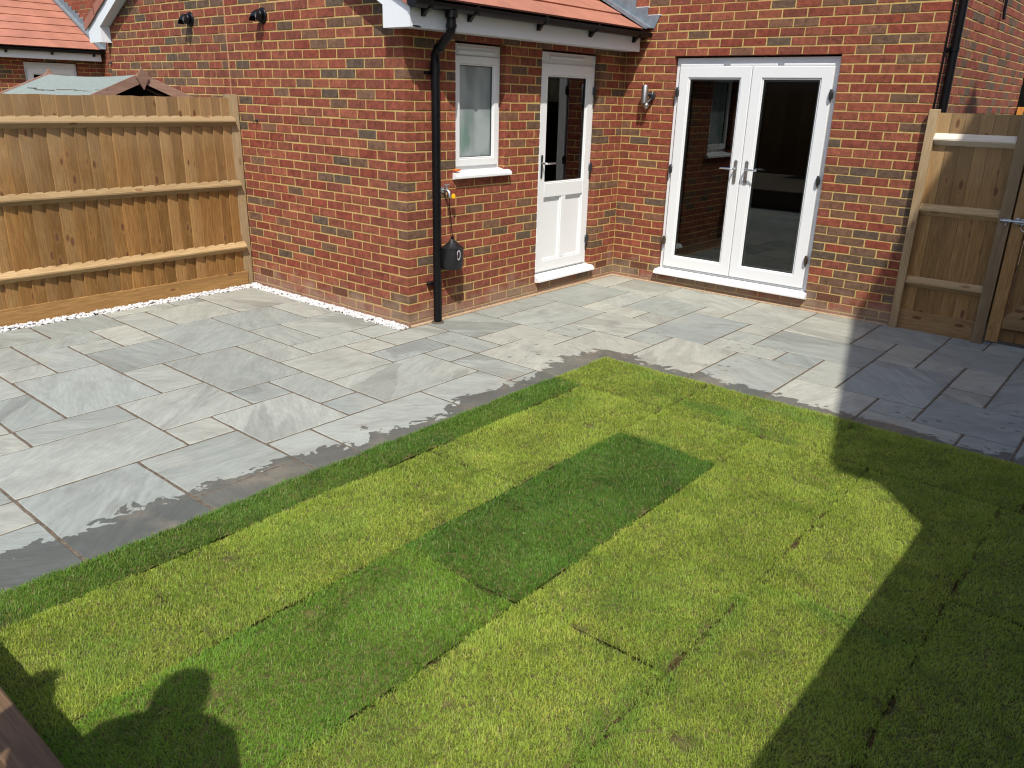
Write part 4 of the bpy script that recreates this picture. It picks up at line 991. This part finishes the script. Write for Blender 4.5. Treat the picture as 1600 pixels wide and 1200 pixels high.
def turf(i, x0, x1, y0, y1, kind):
    rs = np.random.default_rng(100+i)
    nx, ny = max(4, int((x1-x0)/.05)), max(4, int((y1-y0)/.05))
    xs = np.linspace(x0+.006, x1-.006, nx); ys = np.linspace(y0+.006, y1-.006, ny)
    vs = []; 
    for yy in ys:
        for xx in xs:
            ed = min(xx-x0, x1-xx, yy-y0, y1-yy); vs.append((xx, yy, .016 - .012*math.exp(-ed/.015) + .006*math.sin(xx*7.1+i)*math.cos(yy*5.3) + rs.uniform(-.0015, .0015)))
    fs = [(j*nx+k, j*nx+k+1, (j+1)*nx+k+1, (j+1)*nx+k) for j in range(ny-1) for k in range(nx-1)]
    m = MB(); m.add(vs, fs, 0, True)
    ring = [(x0+.004, y0+.004), (x1-.004, y0+.004), (x1-.004, y1-.004), (x0+.004, y1-.004)]
    m.add([(a, b, -.02) for a, b in ring]+[(a, b, .004) for a, b in ring], [(0, 1, 5, 4), (1, 2, 6, 5), (2, 3, 7, 6), (3, 0, 4, 7)])
    T = m.build('turf_roll', M['thatch'], lawn, origin=((x0+x1)/2, (y0+y1)/2, 0), fix=False)
    # blades
    A_ = (x1-x0)*(y1-y0)
    cx, cy = (x0+x1)/2, (y0+y1)/2
    dist = math.hypot(cx-CAMP[0], cy-CAMP[1])
    dens = 72000 if dist < 3.2 else (62000 if dist < 4.6 else 54000)
    if x0 > 4.3: dens *= .8
    if x0 > 4.9 or x1 > 5.2: dens *= .15
    N = int(A_*dens)
    px = rs.uniform(x0-.004, x1+.004, N); py = rs.uniform(y0-.004, y1+.004, N)
    ed = np.minimum(np.minimum(px-x0, x1-px), np.minimum(py-y0, y1-py))
    px = px + .007*np.sin(py*29+i)*np.sin(py*11) + rs.normal(0, .004, N); py = py + .007*np.sin(px*27-i)*np.sin(px*13) + rs.normal(0, .004, N)
    # ragged seams: keep fewer blades close to an edge, in patches
    pat = .5+.5*np.sin(px*23+py*17+i*1.7)*np.sin(px*9.1-py*12.3+i)
    keep = rs.uniform(0, 1, N) < np.clip((ed+.005)/(.005+.05*pat**5), .10, 1)
    outer = (np.abs(x0-1.645) < .01)*((px-x0) < .03) + (np.abs(y1+2.575) < .01)*((y1-py) < .03)
    keep |= (outer > 0)
    sparse = .5+.5*np.sin(px*5.3+1.1*np.sin(py*6.1)+i)*np.cos(py*4.7+1.3*np.sin(px*3.9)-i)
    sp2 = np.sin(px*61+3*np.sin(py*23)+i)*np.sin(py*53+3*np.sin(px*29)-i)*np.sin(px*17-py*19)
    keep &= rs.uniform(0, 1, N) < np.where(sp2 > .62, .25, 1.0)*(1.0 - .1*sparse**3)
    for hx, hy, hr in HOLES:
        dd = np.hypot((px-hx)*1.0, (py-hy)*1.4)/hr; keep &= rs.uniform(0, 1, N) < np.clip(dd-.35, .06, 1)
    px, py, ed = px[keep], py[keep], ed[keep]; N = len(px)
    dark = kind in ('g_dark', 'g_edge')
    H_ = rs.uniform(.009, .023, N)*(1.15 if dark else 1.0)*(.95+.1*np.sin(px*11+i)*np.cos(py*9))
    W_ = rs.uniform(.0008, .0014, N)
    H_ = np.where(rs.uniform(0, 1, N) < .06, H_*1.45, H_)
    an = rs.uniform(0, 2*np.pi, N); lean = rs.uniform(.35, 1.35, N); lie = rs.uniform(0, 1, N) < .22; lean = np.where(lie, rs.uniform(1.25, 1.75, N), lean)
    # tufts share a combed direction
    cd = 2.2*np.sin(px*6.3+i*2)+2.0*np.cos(py*5.1-i) ; mixd = rs.uniform(0, 1, N) < .18
    an = np.where(mixd, cd+rs.normal(0, .5, N), an)
    dx, dy = np.cos(an), np.sin(an); sx, sy = -dy, dx
    zb = .0145 + .006*np.sin(px*7.1+i)*np.cos(py*5.3) - .009*np.exp(-np.maximum(ed, 0)/.015)
    tw = rs.uniform(-.5, .5, N)
    V = np.zeros((N, 5, 3), dtype=np.float32)
    l1 = H_*.55; l2 = H_*.55
    mx_ = px + dx*l1*np.sin(lean*.55); my_ = py + dy*l1*np.sin(lean*.55); mz = zb + l1*np.cos(lean*.55)
    ex = mx_ + dx*l2*np.sin(lean*1.25); ey = my_ + dy*l2*np.sin(lean*1.25); ez = mz + l2*np.cos(lean*1.25)
    for q, (ax_, ay_, azz, ww) in enumerate(((px, py, zb, -1), (px, py, zb, 1), (mx_, my_, mz, .8), (mx_, my_, mz, -.8))):
        V[:, q, 0] = ax_ + sx*W_*ww; V[:, q, 1] = ay_ + sy*W_*ww; V[:, q, 2] = azz
    V[:, 4, 0] = ex; V[:, 4, 1] = ey; V[:, 4, 2] = np.maximum(ez, zb+.002)
    # clip blades that cross the outer sleeper line
    off = np.array([cx, cy, 0], dtype=np.float32); V -= off
    me = bpy.data.meshes.new('grass')
    me.vertices.add(N*5); me.vertices.foreach_set('co', V.reshape(-1))
    b = (np.arange(N)*5)[:, None]
    loops = np.concatenate([b+np.array([[0, 1, 2, 3]]), b+np.array([[3, 2, 4]])], axis=1).astype(np.int32).ravel()
    me.loops.add(N*7); me.loops.foreach_set('vertex_index', loops)
    me.polygons.add(N*2); ls = np.stack([np.arange(N)*7, np.arange(N)*7+4], 1).ravel().astype(np.int32); lt = np.tile([4, 3], N).astype(np.int32)
    me.polygons.foreach_set('loop_start', ls); me.polygons.foreach_set('loop_total', lt)
    me.update(calc_edges=True)
    v_ = np.repeat(rs.uniform(0, 1, N), 5).astype(np.float32); h_ = np.tile([0, 0, .55, .55, 1.0], N).astype(np.float32)
    me.attributes.new('v', 'FLOAT', 'POINT').data.foreach_set('value', v_); me.attributes.new('h', 'FLOAT', 'POINT').data.foreach_set('value', h_)
    dk = np.zeros(N)
    for ax_, ay_, rx, ry, am in PATCH:
        q = np.hypot((px-ax_)/rx, (py-ay_)/ry) + .35*np.sin(px*31)*np.cos(py*27); dk = np.maximum(dk, am*np.clip(1.6-q*1.3, 0, 1))
    me.attributes.new('d', 'FLOAT', 'POINT').data.foreach_set('value', np.repeat(dk, 5).astype(np.float32))
    me.materials.append(M[kind]); o = bpy.data.objects.new('grass', me); COL.objects.link(o); o.parent = T; o['kind'] = 'stuff'
    return N
NB = sum(turf(i, *t) for i, t in enumerate(TURF)); print('blades', NB)

# ------------------------------------------------------------------ timber sleeper edging and terrace by the camera
sp = MB(); sp.box(1.7, 4.1, -6.968, -6.882, -.3, .372, .006); o = sp.build('sleeper', M['sleeper']); o['label'] = 'brown timber sleeper, colour darkened for shade, edging the lawn at the bottom left corner'; o['category'] = 'sleeper'
m = MB(); m.box(-2.2, 4.98, -12.0, -6.97, -.3, .335, .01); struct(m.build('terrace', M['joint']))

# ------------------------------------------------------------------ surroundings that cast the shadows and stand in the reflections
m = MB(); nh = thing('neighbouring_house', 'two storey brick house to the right whose gable shades the gate and lawn', 'house', (8, -2, 0))
HX, EY, EZ2, T2 = 5.97, -5.82, 4.8, .813
m.prism([(EY+.12, -.3), (EY+.12, EZ2+.02), (EY+4.0, EZ2+.02+T2*3.88), (EY+7.88, EZ2+.02), (EY+7.88, -.3)], HX+.08, HX+8, 'x'); m.build('wall', M['render'], nh)
m = MB(); m.prism([(EY, EZ2-.16), (EY, EZ2), (EY+4.0, EZ2+T2*4), (EY+8.0, EZ2), (EY+8, EZ2-.16), (EY+4.0, EZ2+T2*4-.16)], HX, HX+8.1, 'x'); m.build('roof', M['tile'], nh)
F3 = fence_y(5.02, -9.0, -3.0, 'timber boundary fence on the right side of the lawn', -1)
m = MB(); m.box(4.99, 5.03, -9.0, -3.3, -.2, 1.76); m.build('backing', M['gate'], F3)
bf = thing('fence', 'timber boundary fence at the foot of the garden behind the viewpoint', 'fence', (1.4, -10.6, 0))
m = MB(); m.box(-.058, .058, -.008, .008, 0, 1.75); me = m.mesh('board', M['board'])
for k in range(110): inst('board', me, bf, (-8+k*.118, -10.6, .33))
bh = thing('brick_house', 'brick house standing beyond the foot of the garden', 'house', (0, -26, 0))
m = MB(); m.box(-16, 14, -32, -24, -.3, 5.2); m.build('wall', M['render'], bh)
m = MB(); m.prism([(-23.6, 5.1), (-28, 8.6), (-32.4, 5.1)], -16.3, 14.3, 'x'); m.build('roof', M['tile'], bh)

# ------------------------------------------------------------------ person standing left of the camera, only the shadow is in view
def person():
    P = thing('person', 'person standing on the terrace just left of the viewpoint, arm bent, shadow on the lawn', 'person', (3.60, -7.43, .335)); P.scale = (1, 1, .965)
    J = {'pelvis': (0, 0, .92), 'waist': (0, 0, 1.08), 'chest': (0, .01, 1.28), 'neck': (0, .01, 1.42), 'head0': (0, .02, 1.50), 'head1': (0, .02, 1.60), 'head2': (0, .015, 1.665),
         'shL': (-.17, .01, 1.36), 'elL': (-.25, .02, 1.04), 'wrL': (-.43, .23, 1.20), 'haL': (-.48, .28, 1.28),
         'shR': (.17, .01, 1.36), 'elR': (.25, -.04, 1.08), 'wrR': (.24, -.02, .84), 'haR': (.24, 0, .78),
         'hpL': (-.09, 0, .88), 'knL': (-.11, .02, .48), 'anL': (-.12, -.01, .08), 'toL': (-.13, .13, .03),
         'hpR': (.09, 0, .88), 'knR': (.11, .02, .48), 'anR': (.12, -.01, .08), 'toR': (.13, .13, .03)}
    E = [('pelvis', 'waist'), ('waist', 'chest'), ('chest', 'neck'), ('neck', 'head0'), ('head0', 'head1'), ('head1', 'head2'), ('chest', 'shL'), ('shL', 'elL'), ('elL', 'wrL'), ('wrL', 'haL'),
         ('chest', 'shR'), ('shR', 'elR'), ('elR', 'wrR'), ('wrR', 'haR'), ('pelvis', 'hpL'), ('hpL', 'knL'), ('knL', 'anL'), ('anL', 'toL'), ('pelvis', 'hpR'), ('hpR', 'knR'), ('knR', 'anR'), ('anR', 'toR')]
    R_ = {'pelvis': (.155, .11), 'waist': (.14, .10), 'chest': (.16, .11), 'neck': (.055, .055), 'head0': (.075, .085), 'head1': (.09, .105), 'head2': (.07, .08), 'shL': (.07, .07), 'elL': (.05, .05), 'wrL': (.045, .045), 'haL': (.06, .05), 'shR': (.07, .07), 'elR': (.05, .05), 'wrR': (.034, .034), 'haR': (.04, .025),
          'hpL': (.10, .10), 'knL': (.065, .065), 'anL': (.045, .045), 'toL': (.04, .03), 'hpR': (.10, .10), 'knR': (.065, .065), 'anR': (.045, .045), 'toR': (.04, .03)}
    names = list(J); rot = -.69
    me = bpy.data.meshes.new('body'); cr, sr = math.cos(-rot), math.sin(-rot)
    me.from_pydata([(x*cr-y*sr, x*sr+y*cr, z) for x, y, z in J.values()], [(names.index(a), names.index(b)) for a, b in E], [])
    me.materials.append(plain('dark_clothing', (.05, .055, .07), .8))
    o = bpy.data.objects.new('body', me); COL.objects.link(o); o.parent = P
    sk = o.modifiers.new('skin', 'SKIN'); sk.use_smooth_shade = True
    for i, n in enumerate(names): me.skin_vertices[0].data[i].radius = R_[n]
    me.skin_vertices[0].data[0].use_root = True
    sb = o.modifiers.new('sub', 'SUBSURF'); sb.levels = 1; sb.render_levels = 2
    for s, nm in ((-1, 'L'), (1, 'R')):
        hx, hy, hz = J['ha'+nm]
        m = MB()
        for k in range(5):
            a = Vector((hx + (k-2)*.016, hy, hz)); d = Vector((0, .07 if k else .045, .012 if k else .03)); m.tube([a, a+d*.5, a+d+Vector((0, -.005, -.012))], [.009, .008, .006], 8)
        m.v = [(x*cr-y*sr, x*sr+y*cr, z) for x, y, z in m.v]
        mm = m.mesh('fingers', plain('skin', (.42, .25, .18), .55)); q = bpy.data.objects.new('hand', mm); COL.objects.link(q); q.parent = P
    m = MB(); m.lathe([(.03, -.02), (.075, .0), (.092, .05), (.088, .10), (.055, .14), (.01, .15)], (0, .0, 1.575), 'z', 20, sx=.92, sy=1.05); m.v = [(x*cr-y*sr, x*sr+y*cr, z) for x, y, z in m.v]
    mm = m.mesh('hair', plain('dark_hair', (.03, .02, .015), .7)); q = bpy.data.objects.new('hair', mm); COL.objects.link(q); q.parent = P
person()
